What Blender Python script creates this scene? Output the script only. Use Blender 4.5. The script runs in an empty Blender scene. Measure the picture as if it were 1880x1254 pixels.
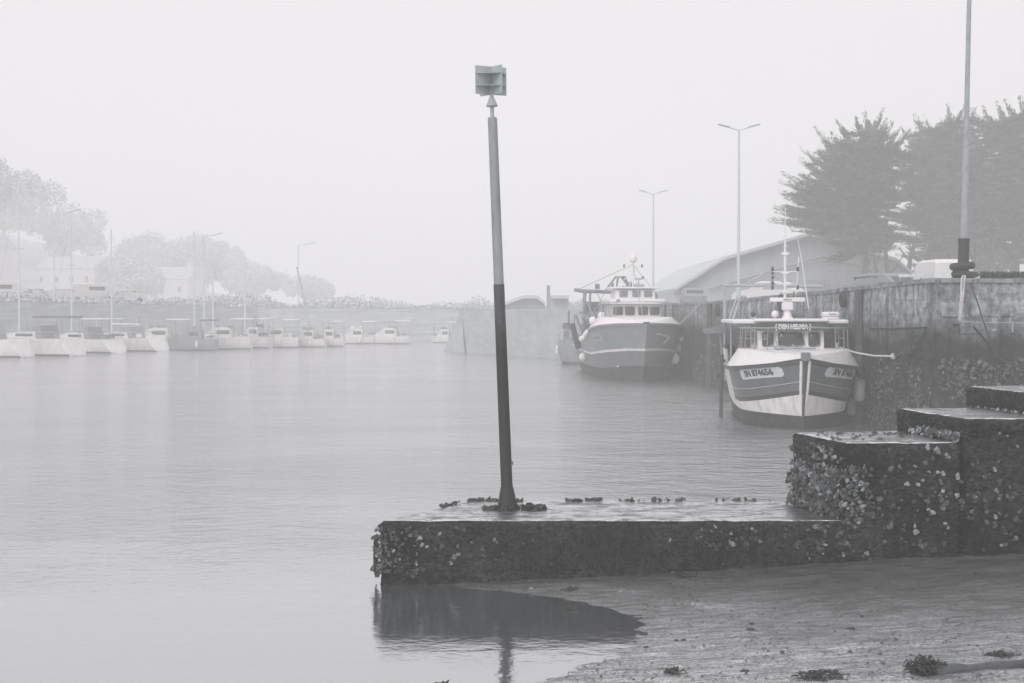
import bpy, bmesh, math, random
from mathutils import Vector, Matrix, noise as mn
random.seed(7)
R = math.radians
SC = bpy.context.scene
# ------------------------------------------------------------------ camera
F = 2611.0; CX = 940.0; HY = 575.0; CH = 3.4      # focal length in photo pixels, principal x, horizon row, eye height
cam_d = bpy.data.cameras.new('camera'); cam = bpy.data.objects.new('camera', cam_d)
SC.collection.objects.link(cam); SC.camera = cam
cam_d.sensor_width = 36.0; cam_d.lens = 50.0; cam_d.clip_end = 3000.0; cam_d.clip_start = 0.1
cam.location = (0, 0, CH)
PITCH = math.atan((627.0 - HY) / F)
cam.rotation_euler = (R(90) - PITCH, 0, 0)
# ------------------------------------------------------------------ world, sun, exposure
SUN_EL, SUN_ROT = 42.0, 205.0
w = bpy.data.worlds.new('World'); SC.world = w; w.use_nodes = True
nt = w.node_tree; nt.nodes.clear()
out = nt.nodes.new('ShaderNodeOutputWorld'); bg = nt.nodes.new('ShaderNodeBackground')
sky = nt.nodes.new('ShaderNodeTexSky'); sky.sky_type = 'NISHITA'; sky.sun_disc = False
sky.sun_elevation = R(SUN_EL); sky.sun_rotation = R(SUN_ROT); sky.dust_density = 8.0; sky.air_density = 1.0
bw = nt.nodes.new('ShaderNodeRGBToBW')                     # overcast: the cloud takes the colour out of the sky
mx = nt.nodes.new('ShaderNodeMix'); mx.data_type = 'RGBA'
mx.inputs[0].default_value = 0.85                          # share of the even cloud layer
mx.inputs[7].default_value = (9.95, 9.72, 9.95, 1)
nt.links.new(sky.outputs[0], bw.inputs[0]); nt.links.new(bw.outputs[0], mx.inputs[6])
nt.links.new(mx.outputs[2], bg.inputs[0]); bg.inputs[1].default_value = 0.1
nt.links.new(bg.outputs[0], out.inputs[0])
sd = bpy.data.lights.new('sun', 'SUN'); sd.energy = 1.5; sd.angle = R(45); sd.color = (1, .97, .95)
so = bpy.data.objects.new('sun', sd); SC.collection.objects.link(so)
so.rotation_euler = (R(90 - SUN_EL), 0, R(180 - SUN_ROT))
so.location = (0, 0, 60)
SC.view_settings.view_transform = 'Standard'; SC.view_settings.look = 'None'
SC.view_settings.exposure = 0.0; SC.view_settings.gamma = 1.0; SC.view_settings.use_curve_mapping = False
SC.cycles.use_denoising = True
SC.cycles.volume_bounces = 12; SC.cycles.max_bounces = 14; SC.cycles.diffuse_bounces = 3; SC.cycles.glossy_bounces = 3
SC.cycles.transparent_max_bounces = 8
HAZE_DENSITY = 0.0036

# ------------------------------------------------------------------ helpers
def at(px, py, Y):
    """photo pixel and distance -> world point"""
    dy = (627.0 - py) / F; dx = (px - CX) / F
    c, s = math.cos(PITCH), math.sin(PITCH)
    fwd = c + dy * s; up = -s + dy * c
    return Vector((dx / fwd * Y, Y, CH + up / fwd * Y))

def grey(g, warm=0.0):
    if warm: return (g, g * .975, g * .995)
    return (g * .90, g * .99, g * 1.02)

MATS = {}
def mat(name, g, rough=.6, g2=None, scale=4.0, stretch=(1, 1, 1), bump=0.0, bscale=30.0, bdist=.02, spec=.5, metal=0.0,
        warm=0, detail=6.0, lo=.35, hi=.65, rough2=None, extra=None):
    if name in MATS: return MATS[name]
    m = bpy.data.materials.new(name); m.use_nodes = True; n = m.node_tree; N = n.nodes; L = n.links
    b = N['Principled BSDF']; b.inputs['Roughness'].default_value = rough; b.inputs['Metallic'].default_value = metal
    b.inputs['Specular IOR Level'].default_value = spec
    b.inputs['Base Color'].default_value = (*grey(g, warm), 1)
    tc = N.new('ShaderNodeTexCoord'); mp = N.new('ShaderNodeMapping'); mp.inputs['Scale'].default_value = stretch
    L.new(tc.outputs['Object'], mp.inputs[0])
    if g2 is None: g2 = g * .82
    nz = N.new('ShaderNodeTexNoise'); nz.inputs['Scale'].default_value = scale; nz.inputs['Detail'].default_value = detail
    nz.inputs['Roughness'].default_value = .65
    L.new(mp.outputs[0], nz.inputs['Vector'])
    cr = N.new('ShaderNodeValToRGB'); cr.color_ramp.elements[0].position = lo; cr.color_ramp.elements[1].position = hi
    cr.color_ramp.elements[0].color = (*grey(g, warm), 1); cr.color_ramp.elements[1].color = (*grey(g2, warm), 1)
    L.new(nz.outputs['Fac'], cr.inputs[0]); L.new(cr.outputs[0], b.inputs['Base Color'])
    if rough2 is not None:
        mr = N.new('ShaderNodeMapRange'); mr.inputs['From Min'].default_value = lo; mr.inputs['From Max'].default_value = hi
        mr.inputs['To Min'].default_value = rough; mr.inputs['To Max'].default_value = rough2
        L.new(nz.outputs['Fac'], mr.inputs['Value']); L.new(mr.outputs[0], b.inputs['Roughness'])
    if bump:
        n2 = N.new('ShaderNodeTexNoise'); n2.inputs['Scale'].default_value = bscale; n2.inputs['Detail'].default_value = 8
        n2.inputs['Roughness'].default_value = .7
        L.new(mp.outputs[0], n2.inputs['Vector'])
        bp = N.new('ShaderNodeBump'); bp.inputs['Strength'].default_value = bump; bp.inputs['Distance'].default_value = bdist
        L.new(n2.outputs['Fac'], bp.inputs['Height']); L.new(bp.outputs[0], b.inputs['Normal'])
    if extra: extra(m, n, N, L, b, tc, cr)
    MATS[name] = m; return m

class MB:
    def __init__(s): s.v = []; s.f = []; s.mi = []; s.cur = 0
    def add(s, vs, fs):
        o = len(s.v); s.v += [tuple(p) for p in vs]; s.f += [tuple(i + o for i in f) for f in fs]; s.mi += [s.cur] * len(fs)
    def box(s, c, d, rz=0, ry=0, rx=0, taper=1.0):
        M = Matrix.Translation(c) @ Matrix.Rotation(rz, 4, 'Z') @ Matrix.Rotation(ry, 4, 'Y') @ Matrix.Rotation(rx, 4, 'X')
        vs = []
        for z in (-.5, .5):
            k = taper if z > 0 else 1.0
            for x, y in ((-.5, -.5), (.5, -.5), (.5, .5), (-.5, .5)):
                vs.append(M @ Vector((x * d[0] * k, y * d[1] * k, z * d[2])))
        s.add(vs, [(3, 2, 1, 0), (4, 5, 6, 7), (0, 1, 5, 4), (1, 2, 6, 5), (2, 3, 7, 6), (3, 0, 4, 7)])
    def rbox(s, c, d, r=.04, rz=0, n=3):
        """box with rounded vertical edges and a softened top and bottom"""
        ring = []
        for k, (sx, sy) in enumerate(((1, 1), (-1, 1), (-1, -1), (1, -1))):
            for i in range(n + 1):
                a = (k + i / n) * math.pi / 2
                ring.append((sx * (d[0] / 2 - r) + r * math.cos(a), sy * (d[1] / 2 - r) + r * math.sin(a)))
        M = Matrix.Translation(c) @ Matrix.Rotation(rz, 4, 'Z'); q = len(ring); vs = []; fs = []
        lv = [(-d[2] / 2, .0), (-d[2] / 2 + r * .6, 1.), (d[2] / 2 - r * .6, 1.), (d[2] / 2, .0)]
        for z, k in lv:
            for x, y in ring:
                sx = 1 - (1 - k) * r * .8 / (d[0] / 2); sy = 1 - (1 - k) * r * .8 / (d[1] / 2)
                vs.append(M @ Vector((x * sx, y * sy, z)))
        for j in range(3):
            for i in range(q): fs.append((j * q + i, j * q + (i + 1) % q, (j + 1) * q + (i + 1) % q, (j + 1) * q + i))
        fs.append(tuple(range(q))[::-1]); fs.append(tuple(3 * q + i for i in range(q)))
        s.add(vs, fs)
    def tube(s, pts, rad, n=8, caps=True):
        pts = [Vector(p) for p in pts]
        if not isinstance(rad, (list, tuple)): rad = [rad] * len(pts)
        vs = []; fs = []; up = None
        for i, p in enumerate(pts):
            t = (pts[min(i + 1, len(pts) - 1)] - pts[max(i - 1, 0)]).normalized()
            if up is None: up = Vector((0, 0, 1)) if abs(t.z) < .9 else Vector((0, 1, 0))
            a = t.cross(up).normalized(); b = a.cross(t).normalized(); up = b
            for k in range(n):
                an = 2 * math.pi * k / n; vs.append(p + (a * math.cos(an) + b * math.sin(an)) * rad[i])
        for i in range(len(pts) - 1):
            for k in range(n): fs.append((i * n + k, i * n + (k + 1) % n, (i + 1) * n + (k + 1) % n, (i + 1) * n + k))
        if caps: fs.append(tuple(range(n))[::-1]); fs.append(tuple((len(pts) - 1) * n + k for k in range(n)))
        s.add(vs, fs)
    def lathe(s, prof, c=(0, 0, 0), n=16, M=None):
        vs = []; fs = []; c = Vector(c)
        for r, z in prof:
            for k in range(n):
                a = 2 * math.pi * k / n; p = Vector((r * math.cos(a), r * math.sin(a), z))
                vs.append(c + (M @ p if M else p))
        m = len(prof)
        for i in range(m - 1):
            for k in range(n): fs.append((i * n + k, i * n + (k + 1) % n, (i + 1) * n + (k + 1) % n, (i + 1) * n + k))
        fs.append(tuple(range(n))[::-1]); fs.append(tuple((m - 1) * n + k for k in range(n)))
        s.add(vs, fs)
    def ball(s, c, r, sq=(1, 1, 1), n=12, m=8):
        prof = [(max(1e-4, math.sin(math.pi * i / m)), -math.cos(math.pi * i / m)) for i in range(m + 1)]
        vs = []; fs = []
        for a, z in prof:
            for k in range(n):
                t = 2 * math.pi * k / n; vs.append((c[0] + a * math.cos(t) * r * sq[0], c[1] + a * math.sin(t) * r * sq[1], c[2] + z * r * sq[2]))
        for i in range(m):
            for k in range(n): fs.append((i * n + k, i * n + (k + 1) % n, (i + 1) * n + (k + 1) % n, (i + 1) * n + k))
        s.add(vs, fs)
    def prism(s, poly, a, b, axis='y'):
        """poly of (u, z) swept from a to b along axis"""
        n = len(poly); vs = []
        for t in (a, b):
            for u, z in poly: vs.append((u, t, z) if axis == 'y' else (t, u, z))
        fs = [tuple(range(n)), tuple(range(n, 2 * n))[::-1]] + [(i, i + n, (i + 1) % n + n, (i + 1) % n) for i in range(n)]
        s.add(vs, fs)
    def torus(s, c, R_, r, M=None, n=20, m=8, sq=1.0):
        vs = []; fs = []
        for i in range(n):
            a = 2 * math.pi * i / n
            for j in range(m):
                b = 2 * math.pi * j / m; p = Vector(((R_ + r * math.cos(b)) * math.cos(a), (R_ + r * math.cos(b)) * math.sin(a), r * sq * math.sin(b)))
                vs.append(Vector(c) + (M @ p if M else p))
        for i in range(n):
            for j in range(m): fs.append((i * m + j, ((i + 1) % n) * m + j, ((i + 1) % n) * m + (j + 1) % m, i * m + (j + 1) % m))
        s.add(vs, fs)
    def build(s, name, mats, parent=None, smooth=False, loc=None, recalc=True):
        me = bpy.data.meshes.new(name); me.from_pydata(s.v, [], s.f)
        if not isinstance(mats, (list, tuple)): mats = [mats]
        for m in mats: me.materials.append(m)
        if len(mats) > 1: me.polygons.foreach_set('material_index', s.mi)
        if recalc:
            bm = bmesh.new(); bm.from_mesh(me); bmesh.ops.recalc_face_normals(bm, faces=bm.faces); bm.to_mesh(me); bm.free()
        if smooth:
            me.polygons.foreach_set('use_smooth', [True] * len(me.polygons))
            if smooth != 'all':
                try: me.set_sharp_from_angle(angle=R(40))
                except Exception: pass
        me.update()
        o = bpy.data.objects.new(name, me); SC.collection.objects.link(o)
        if parent: o.parent = parent
        if loc is not None: o.location = loc
        return o

def tag(o, label=None, cat=None, group=None, kind=None):
    if label: o['label'] = label
    if cat: o['category'] = cat
    if group: o['group'] = group
    if kind: o['kind'] = kind
    return o
def empty(name, loc=(0, 0, 0), rz=0.0):
    o = bpy.data.objects.new(name, None); SC.collection.objects.link(o); o.location = loc; o.rotation_euler = (0, 0, rz)
    o.empty_display_size = .2
    return o
def kids(o): return [c for c in SC.collection.objects if c.parent == o]
def copy_tree(o, parent=None):
    c = o.copy(); SC.collection.objects.link(c)
    if parent: c.parent = parent
    for ch in kids(o): copy_tree(ch, c)
    return c
def text2d(s, size=1.0, bold=0.0):
    cu = bpy.data.curves.new('lettering', 'FONT'); cu.body = s; cu.size = size; cu.align_x = 'CENTER'; cu.align_y = 'CENTER'
    cu.offset = bold; cu.resolution_u = 3
    ob = bpy.data.objects.new('lettering', cu); SC.collection.objects.link(ob)
    dg = bpy.context.evaluated_depsgraph_get(); me = bpy.data.meshes.new_from_object(ob.evaluated_get(dg))
    vs = [(v.co.x, v.co.y) for v in me.vertices]; fs = [tuple(p.vertices) for p in me.polygons]
    bpy.data.objects.remove(ob); bpy.data.curves.remove(cu); bpy.data.meshes.remove(me)
    return vs, fs
def fbm(x, y, z=0, o=4):
    return mn.fractal(Vector((x, y, z)), .6, 2.0, o)
def lerp(a, b, t): return a + (b - a) * t
def interp(pts, x):
    if x <= pts[0][0]: return pts[0][1]
    for (a, b), (c, d) in zip(pts, pts[1:]):
        if x <= c: return lerp(b, d, (x - a) / (c - a))
    return pts[-1][1]

# ------------------------------------------------------------------ materials
white_paint = mat('white_paint', .74, .35, g2=.62, scale=3, warm=1, bump=.05, bscale=8, lo=.45, hi=.8)
white_dirty = mat('white_dirty', .72, .5, g2=.34, scale=6, warm=1, stretch=(1, 1, .22), lo=.45, hi=.85, detail=9)
grey_paint = mat('grey_paint', .128, .45, g2=.085, scale=3, stretch=(1, 1, .35), bump=.08, bscale=10, detail=9, lo=.42, hi=.75)
mid_grey = mat('mid_grey_paint', .20, .4, g2=.16, scale=2)
pale_grey = mat('pale_grey_paint', .42, .4, g2=.34, scale=3)
dark_paint = mat('dark_paint', .035, .45, g2=.05, scale=5)
antifoul = mat('antifouling', .02, .7, g2=.05, scale=6, stretch=(1, 1, .6), bump=.3, bscale=20)
rubber = mat('rubber', .025, .75, g2=.04, scale=12, bump=.3, bscale=25)
steel = mat('galvanised', .42, .45, g2=.34, scale=9, metal=.3)
glass = mat('window_glass', .025, .08, g2=.035, scale=2, spec=.9)
rope_white = mat('rope_white', .62, .9, g2=.42, scale=30, warm=1, bump=.5, bscale=60)
rope_dark = mat('rope_dark', .07, .9, g2=.04, scale=30, bump=.5, bscale=60)
orange_grey = mat('fender_plastic', .45, .35, g2=.33, scale=6)
canvas = mat('canvas', .09, .8, g2=.13, scale=5)
shell = mat('oyster_shell', .20, .6, g2=.035, scale=55, warm=0, bump=.6, bscale=60, lo=.3, hi=.6)
shell_pale = mat('oyster_shell_pale', .36, .6, g2=.09, scale=48, warm=0, bump=.5, bscale=60, lo=.4, hi=.7)
shell_dark = mat('oyster_shell_dark', .08, .5, g2=.025, scale=25, bump=.7, bscale=50, lo=.3, hi=.7)
weed = mat('seaweed', .012, .4, g2=.042, scale=14, bump=.5, bscale=40)

def stone_extra(m, n, N, L, b, tc, cr):
    # fine growth film in specks over the wet concrete; flat tops carry a thin film of water
    v = N.new('ShaderNodeTexVoronoi'); v.inputs['Scale'].default_value = 55; L.new(tc.outputs['Object'], v.inputs['Vector'])
    r = N.new('ShaderNodeMapRange'); r.inputs['From Min'].default_value = .0; r.inputs['From Max'].default_value = .35
    r.inputs['To Min'].default_value = 1.5; r.inputs['To Max'].default_value = .9; L.new(v.outputs['Distance'], r.inputs['Value'])
    big = N.new('ShaderNodeTexNoise'); big.inputs['Scale'].default_value = 1.6; big.inputs['Detail'].default_value = 6; big.inputs['Roughness'].default_value = .65; L.new(tc.outputs['Object'], big.inputs['Vector'])
    br_ = N.new('ShaderNodeMapRange'); br_.inputs['From Min'].default_value = .38; br_.inputs['From Max'].default_value = .62; br_.inputs['To Min'].default_value = .35; br_.inputs['To Max'].default_value = 1.25; L.new(big.outputs['Fac'], br_.inputs['Value'])
    pr = N.new('ShaderNodeMath'); pr.operation = 'MULTIPLY'; L.new(r.outputs[0], pr.inputs[0]); L.new(br_.outputs[0], pr.inputs[1])
    mm = N.new('ShaderNodeVectorMath'); mm.operation = 'SCALE'; L.new(cr.outputs[0], mm.inputs[0]); L.new(pr.outputs[0], mm.inputs['Scale'])
    L.new(mm.outputs[0], b.inputs['Base Color'])
jetty_mat = mat('wet_concrete', .006, .85, g2=.085, scale=14, stretch=(1, 1, 1.8), bump=1.0, bscale=22, bdist=.05, detail=12, lo=.38, hi=.66, spec=.15, extra=stone_extra)

def wet_film(N, L, b, tc, sc, st, rot, lo, hi, fmax, rough, bsc, bstr, bdist, mask2=None, grain=0):
    """a broken film of water over the surface: glossy where the streaky mask is wet"""
    mp = N.new('ShaderNodeMapping'); mp.inputs['Scale'].default_value = st; mp.inputs['Rotation'].default_value = (0, 0, R(rot)); L.new(tc.outputs['Object'], mp.inputs[0])
    nz = N.new('ShaderNodeTexNoise'); nz.inputs['Scale'].default_value = sc; nz.inputs['Detail'].default_value = 12; nz.inputs['Roughness'].default_value = .74; nz.inputs['Distortion'].default_value = .4
    L.new(mp.outputs[0], nz.inputs['Vector'])
    r = N.new('ShaderNodeMapRange'); r.inputs['From Min'].default_value = lo; r.inputs['From Max'].default_value = hi; r.inputs['To Min'].default_value = 0; r.inputs['To Max'].default_value = fmax
    src = nz.outputs['Fac']
    if grain:
        g_ = N.new('ShaderNodeTexNoise'); g_.inputs['Scale'].default_value = grain; g_.inputs['Detail'].default_value = 4; g_.inputs['Roughness'].default_value = .8
        gm_ = N.new('ShaderNodeMapping'); gm_.inputs['Scale'].default_value = (1, 1.6, 1); gm_.inputs['Rotation'].default_value = (0, 0, R(-6)); L.new(tc.outputs['Object'], gm_.inputs[0]); L.new(gm_.outputs[0], g_.inputs['Vector'])
        gx = N.new('ShaderNodeMix'); gx.inputs[0].default_value = .5; L.new(src, gx.inputs[2]); L.new(g_.outputs['Fac'], gx.inputs[3]); src = gx.outputs[0]
    L.new(src, r.inputs['Value']); fac = r.outputs[0]
    if mask2 is not None:
        mu = N.new('ShaderNodeMath'); mu.operation = 'MULTIPLY'; L.new(fac, mu.inputs[0]); L.new(mask2, mu.inputs[1]); fac = mu.outputs[0]
    n2 = N.new('ShaderNodeTexNoise'); n2.inputs['Scale'].default_value = bsc; n2.inputs['Detail'].default_value = 9; n2.inputs['Roughness'].default_value = .75; L.new((gm_ if grain else mp).outputs[0], n2.inputs['Vector'])
    bp = N.new('ShaderNodeBump'); bp.inputs['Strength'].default_value = bstr; bp.inputs['Distance'].default_value = bdist
    L.new(n2.outputs['Fac'], bp.inputs['Height']); L.new(bp.outputs[0], b.inputs['Normal'])
    gl = N.new('ShaderNodeBsdfGlossy'); gl.inputs['Roughness'].default_value = rough; gl.inputs['Color'].default_value = (.9, .91, .92, 1); L.new(bp.outputs[0], gl.inputs['Normal'])
    ms = N.new('ShaderNodeMixShader'); L.new(fac, ms.inputs[0]); L.new(b.outputs[0], ms.inputs[1]); L.new(gl.outputs[0], ms.inputs[2]); L.new(ms.outputs[0], N['Material Output'].inputs['Surface'])
def top_extra(m, n, N, L, b, tc, cr): wet_film(N, L, b, tc, 2.6, (.9, 1.7, 1), 0, .40, .53, .85, .12, 22, .35, .02)
wet_top = mat('wet_concrete_top', .035, .5, g2=.12, scale=7, detail=10, spec=.4, extra=top_extra)
def mud_extra(m, n, N, L, b, tc, cr):
    # the flat runs wetter towards the pool, drier and weedier towards the wall and the right
    lp = N.new('ShaderNodeTexNoise'); lp.inputs['Scale'].default_value = .45; lp.inputs['Detail'].default_value = 4; L.new(tc.outputs['Object'], lp.inputs['Vector'])
    sx = N.new('ShaderNodeSeparateXYZ'); L.new(tc.outputs['Object'], sx.inputs[0])
    a = N.new('ShaderNodeMath'); a.operation = 'MULTIPLY_ADD'; a.inputs[1].default_value = -.20; L.new(sx.outputs[1], a.inputs[0]); a.inputs[2].default_value = 3.75
    a2 = N.new('ShaderNodeMath'); a2.operation = 'MULTIPLY_ADD'; a2.inputs[1].default_value = -.07; L.new(sx.outputs[0], a2.inputs[0]); L.new(a.outputs[0], a2.inputs[2])
    a3 = N.new('ShaderNodeMath'); a3.operation = 'MULTIPLY_ADD'; a3.inputs[1].default_value = 1.2; L.new(lp.outputs['Fac'], a3.inputs[0]); L.new(a2.outputs[0], a3.inputs[2])
    r = N.new('ShaderNodeMapRange'); r.inputs['From Min'].default_value = .45; r.inputs['From Max'].default_value = 1.35; r.inputs['To Min'].default_value = .15; r.inputs['To Max'].default_value = 1.0
    L.new(a3.outputs[0], r.inputs['Value'])
    wet_film(N, L, b, tc, 2.6, (.8, 4.2, 1), -7, .39, .55, 1.0, .22, 60, 1.0, .016, r.outputs[0], 30)
mud_mat = mat('wet_mud', .022, .6, g2=.075, scale=4.0, stretch=(.7, 2.2, 1), detail=12, spec=.4, lo=.4, hi=.62, extra=mud_extra)

def wall_extra(m, n, N, L, b, tc, cr):
    # large stone courses, pale above the tide line, dark with weed below it, run-off streaks
    sx = N.new('ShaderNodeSeparateXYZ'); L.new(tc.outputs['Object'], sx.inputs[0])
    ad = N.new('ShaderNodeMath'); ad.operation = 'ADD'; L.new(sx.outputs[0], ad.inputs[0]); L.new(sx.outputs[1], ad.inputs[1])
    pt_ = N.new('ShaderNodeTexNoise'); pt_.inputs['Scale'].default_value = 5.5; pt_.inputs['Detail'].default_value = 9; pt_.inputs['Roughness'].default_value = .75; L.new(tc.outputs['Object'], pt_.inputs['Vector'])
    pr_ = N.new('ShaderNodeMapRange'); pr_.inputs['From Min'].default_value = .36; pr_.inputs['From Max'].default_value = .62; pr_.inputs['To Min'].default_value = .5; pr_.inputs['To Max'].default_value = 1.3; L.new(pt_.outputs['Fac'], pr_.inputs['Value'])
    cb = N.new('ShaderNodeCombineXYZ'); L.new(ad.outputs[0], cb.inputs[0]); L.new(sx.outputs[2], cb.inputs[1])
    br = N.new('ShaderNodeTexBrick'); br.inputs['Scale'].default_value = 1.0; br.inputs['Brick Width'].default_value = .95
    br.inputs['Row Height'].default_value = .42; br.inputs['Mortar Size'].default_value = .012; br.inputs['Mortar Smooth'].default_value = .6
    br.inputs['Color1'].default_value = (.86, .86, .86, 1); br.inputs['Color2'].default_value = (1.12, 1.12, 1.12, 1); br.inputs['Mortar'].default_value = (.74, .74, .74, 1)
    L.new(cb.outputs[0], br.inputs['Vector'])
    nz = N.new('ShaderNodeTexNoise'); nz.inputs['Scale'].default_value = .8; nz.inputs['Detail'].default_value = 6
    L.new(tc.outputs['Object'], nz.inputs['Vector'])
    ma = N.new('ShaderNodeMath'); ma.operation = 'MULTIPLY_ADD'; ma.inputs[1].default_value = 1.6; L.new(nz.outputs['Fac'], ma.inputs[0]); L.new(sx.outputs[2], ma.inputs[2])
    tr = N.new('ShaderNodeMapRange'); tr.inputs['From Min'].default_value = 3.3; tr.inputs['From Max'].default_value = 4.3
    tr.inputs['To Min'].default_value = .09; tr.inputs['To Max'].default_value = 1.15; L.new(ma.outputs[0], tr.inputs['Value'])
    st = N.new('ShaderNodeTexNoise'); st.inputs['Scale'].default_value = 2.2; st.inputs['Detail'].default_value = 5
    mp = N.new('ShaderNodeMapping'); mp.inputs['Scale'].default_value = (1.6, 1.6, .12); L.new(tc.outputs['Object'], mp.inputs[0]); L.new(mp.outputs[0], st.inputs['Vector'])
    sr = N.new('ShaderNodeMapRange'); sr.inputs['From Min'].default_value = .35; sr.inputs['From Max'].default_value = .6
    sr.inputs['To Min'].default_value = .42; sr.inputs['To Max'].default_value = 1.08; L.new(st.outputs['Fac'], sr.inputs['Value'])
    m1 = N.new('ShaderNodeVectorMath'); m1.operation = 'MULTIPLY'; L.new(cr.outputs[0], m1.inputs[0]); L.new(br.outputs['Color'], m1.inputs[1])
    m2 = N.new('ShaderNodeVectorMath'); m2.operation = 'SCALE'; L.new(m1.outputs[0], m2.inputs[0]); L.new(tr.outputs[0], m2.inputs['Scale'])
    m3 = N.new('ShaderNodeVectorMath'); m3.operation = 'SCALE'; L.new(m2.outputs[0], m3.inputs[0]); L.new(sr.outputs[0], m3.inputs['Scale'])
    m4 = N.new('ShaderNodeVectorMath'); m4.operation = 'SCALE'; L.new(m3.outputs[0], m4.inputs[0]); L.new(pr_.outputs[0], m4.inputs['Scale'])
    L.new(m4.outputs[0], b.inputs['Base Color'])
quay_mat = mat('quay_stone', .40, .75, g2=.17, scale=3.5, bump=.7, bscale=12, bdist=.05, detail=9, extra=wall_extra)
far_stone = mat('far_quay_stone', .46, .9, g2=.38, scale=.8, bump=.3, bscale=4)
asphalt = mat('asphalt', .10, .8, g2=.14, scale=2, bump=.3, bscale=30)
roof_mat = mat('shed_roof', .56, .6, g2=.50, scale=.5, stretch=(3, .3, 1))
shed_wall = mat('shed_wall', .50, .8, g2=.42, stretch=(2, 1, .3), scale=.6)
house_wall = mat('house_wall', .58, .9, g2=.50, warm=1, scale=.4)
slate = mat('slate_roof', .44, .7, g2=.38, scale=1)
bark = mat('bark', .05, .9, g2=.08, scale=6, stretch=(1, 1, .2), bump=.6, bscale=14)
leafm = mat('cypress_foliage', .05, .7, g2=.26, scale=.8, stretch=(.35, .35, 1.8), lo=.46, hi=.62, detail=4)  # level pale and dark bands paint highlights and shade of layered boughs into the colour
far_leaf = mat('far_foliage', .52, .9, g2=.46, scale=.5)  # fog fading put into the colour: paled so far silhouettes dissolve

# ------------------------------------------------------------------ ground, mud, water
SHORE = [(-6, 3.5), (8, 1.5), (11.5, -.2), (12.4, .0), (13.1, .3), (13.87, .85), (14.6, 1.25), (15.4, 1.42), (16.1, 1.25), (16.6, .9), (17.07, .35), (17.8, -1.1), (19, -1.0), (22, 3.5), (26, 9), (34, 11.5), (60, 11.5)]
def mud_z(x, y):
    d = x - interp(SHORE, y)
    z = .052 * d if d > 0 else .085 * d
    z += .014 * fbm(x * .9 + 5, y * 1.6, 0, 3) * min(1, abs(d) * 1.5 + .35)
    z += .009 * fbm(x * 3.1, y * 6 + x * .8, 2, 4)
    if d > 1.0: z += .02 * fbm(x * .5, y * 1.2, 9, 2)
    # the low ridge left by a buried pipe in the bottom right corner
    return max(z, -1.6)
def grid_mesh(xs, ys, fz):
    b = MB(); nx, ny = len(xs), len(ys)
    vs = [(x, y, fz(x, y)) for y in ys for x in xs]
    fs = [(j * nx + i, j * nx + i + 1, (j + 1) * nx + i + 1, (j + 1) * nx + i) for j in range(ny - 1) for i in range(nx - 1)]
    b.add(vs, fs); return b
def axis(segs):
    o = []
    for a, c, st in segs:
        n = max(1, round((c - a) / st)); o += [a + (c - a) * i / n for i in range(n)]
    return o + [segs[-1][1]]
xs = axis([(-30, -4, 2), (-4, -1.5, .25), (-1.5, 7.6, .04), (7.6, 20, .8)]); ys = axis([(-25, 0, 2), (0, 12, .5), (12, 18.2, .04), (18.2, 30, .8)])
tag(grid_mesh(xs, ys, mud_z).build('mud', mud_mat, smooth='all', recalc=False), kind='structure')
sb = MB(); sb.add([(-900, -200, -1.9), (900, -200, -1.9), (900, 1500, -1.9), (-900, 1500, -1.9)], [(0, 1, 2, 3)])
tag(sb.build('ground', mud_mat, recalc=False), kind='structure')

wm = bpy.data.materials.new('harbour_water'); wm.use_nodes = True; n = wm.node_tree; N = n.nodes; L = n.links
b = N['Principled BSDF']; b.inputs['Base Color'].default_value = (*grey(.10), 1); b.inputs['IOR'].default_value = 1.5
b.inputs['Roughness'].default_value = .06; b.inputs['Specular IOR Level'].default_value = .5
tc = N.new('ShaderNodeTexCoord')
def wave(sc, st, det, rot=0):
    mp = N.new('ShaderNodeMapping'); mp.inputs['Scale'].default_value = st; mp.inputs['Rotation'].default_value = (0, 0, R(rot)); L.new(tc.outputs['Object'], mp.inputs[0])
    z = N.new('ShaderNodeTexNoise'); z.inputs['Scale'].default_value = sc; z.inputs['Detail'].default_value = det; z.inputs['Roughness'].default_value = .55
    L.new(mp.outputs[0], z.inputs['Vector']); return z.outputs['Fac']
w1 = wave(2.6, (.95, 1.35, 1), 4, 14); w2 = wave(8.5, (1.0, 1.25, 1), 3, -12); w3 = wave(.16, (.7, 1.4, 1), 2)
w4 = wave(.85, (.75, 1.1, 1), 3, 5)
a0 = N.new('ShaderNodeMath'); a0.operation = 'MULTIPLY_ADD'; a0.inputs[1].default_value = 1.5; L.new(w4, a0.inputs[0]); L.new(w1, a0.inputs[2])
a1 = N.new('ShaderNodeMath'); a1.operation = 'MULTIPLY_ADD'; a1.inputs[1].default_value = .42; L.new(w2, a1.inputs[0]); L.new(a0.outputs[0], a1.inputs[2])
sx = N.new('ShaderNodeSeparateXYZ'); L.new(tc.outputs['Object'], sx.inputs[0])
calm = N.new('ShaderNodeMapRange'); calm.inputs['From Min'].default_value = 16.5; calm.inputs['From Max'].default_value = 27
calm.inputs['To Min'].default_value = .06; calm.inputs['To Max'].default_value = 1.0; L.new(sx.outputs[1], calm.inputs['Value'])
pt = N.new('ShaderNodeMapRange'); pt.inputs['From Min'].default_value = .35; pt.inputs['From Max'].default_value = .65
pt.inputs['To Min'].default_value = .5; pt.inputs['To Max'].default_value = 1.25; L.new(w3, pt.inputs['Value'])
am = N.new('ShaderNodeMath'); am.operation = 'MULTIPLY'; L.new(calm.outputs[0], am.inputs[0]); L.new(pt.outputs[0], am.inputs[1])
bp = N.new('ShaderNodeBump'); bp.inputs['Distance'].default_value = .10; L.new(am.outputs[0], bp.inputs['Strength']); L.new(a1.outputs[0], bp.inputs['Height'])
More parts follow.
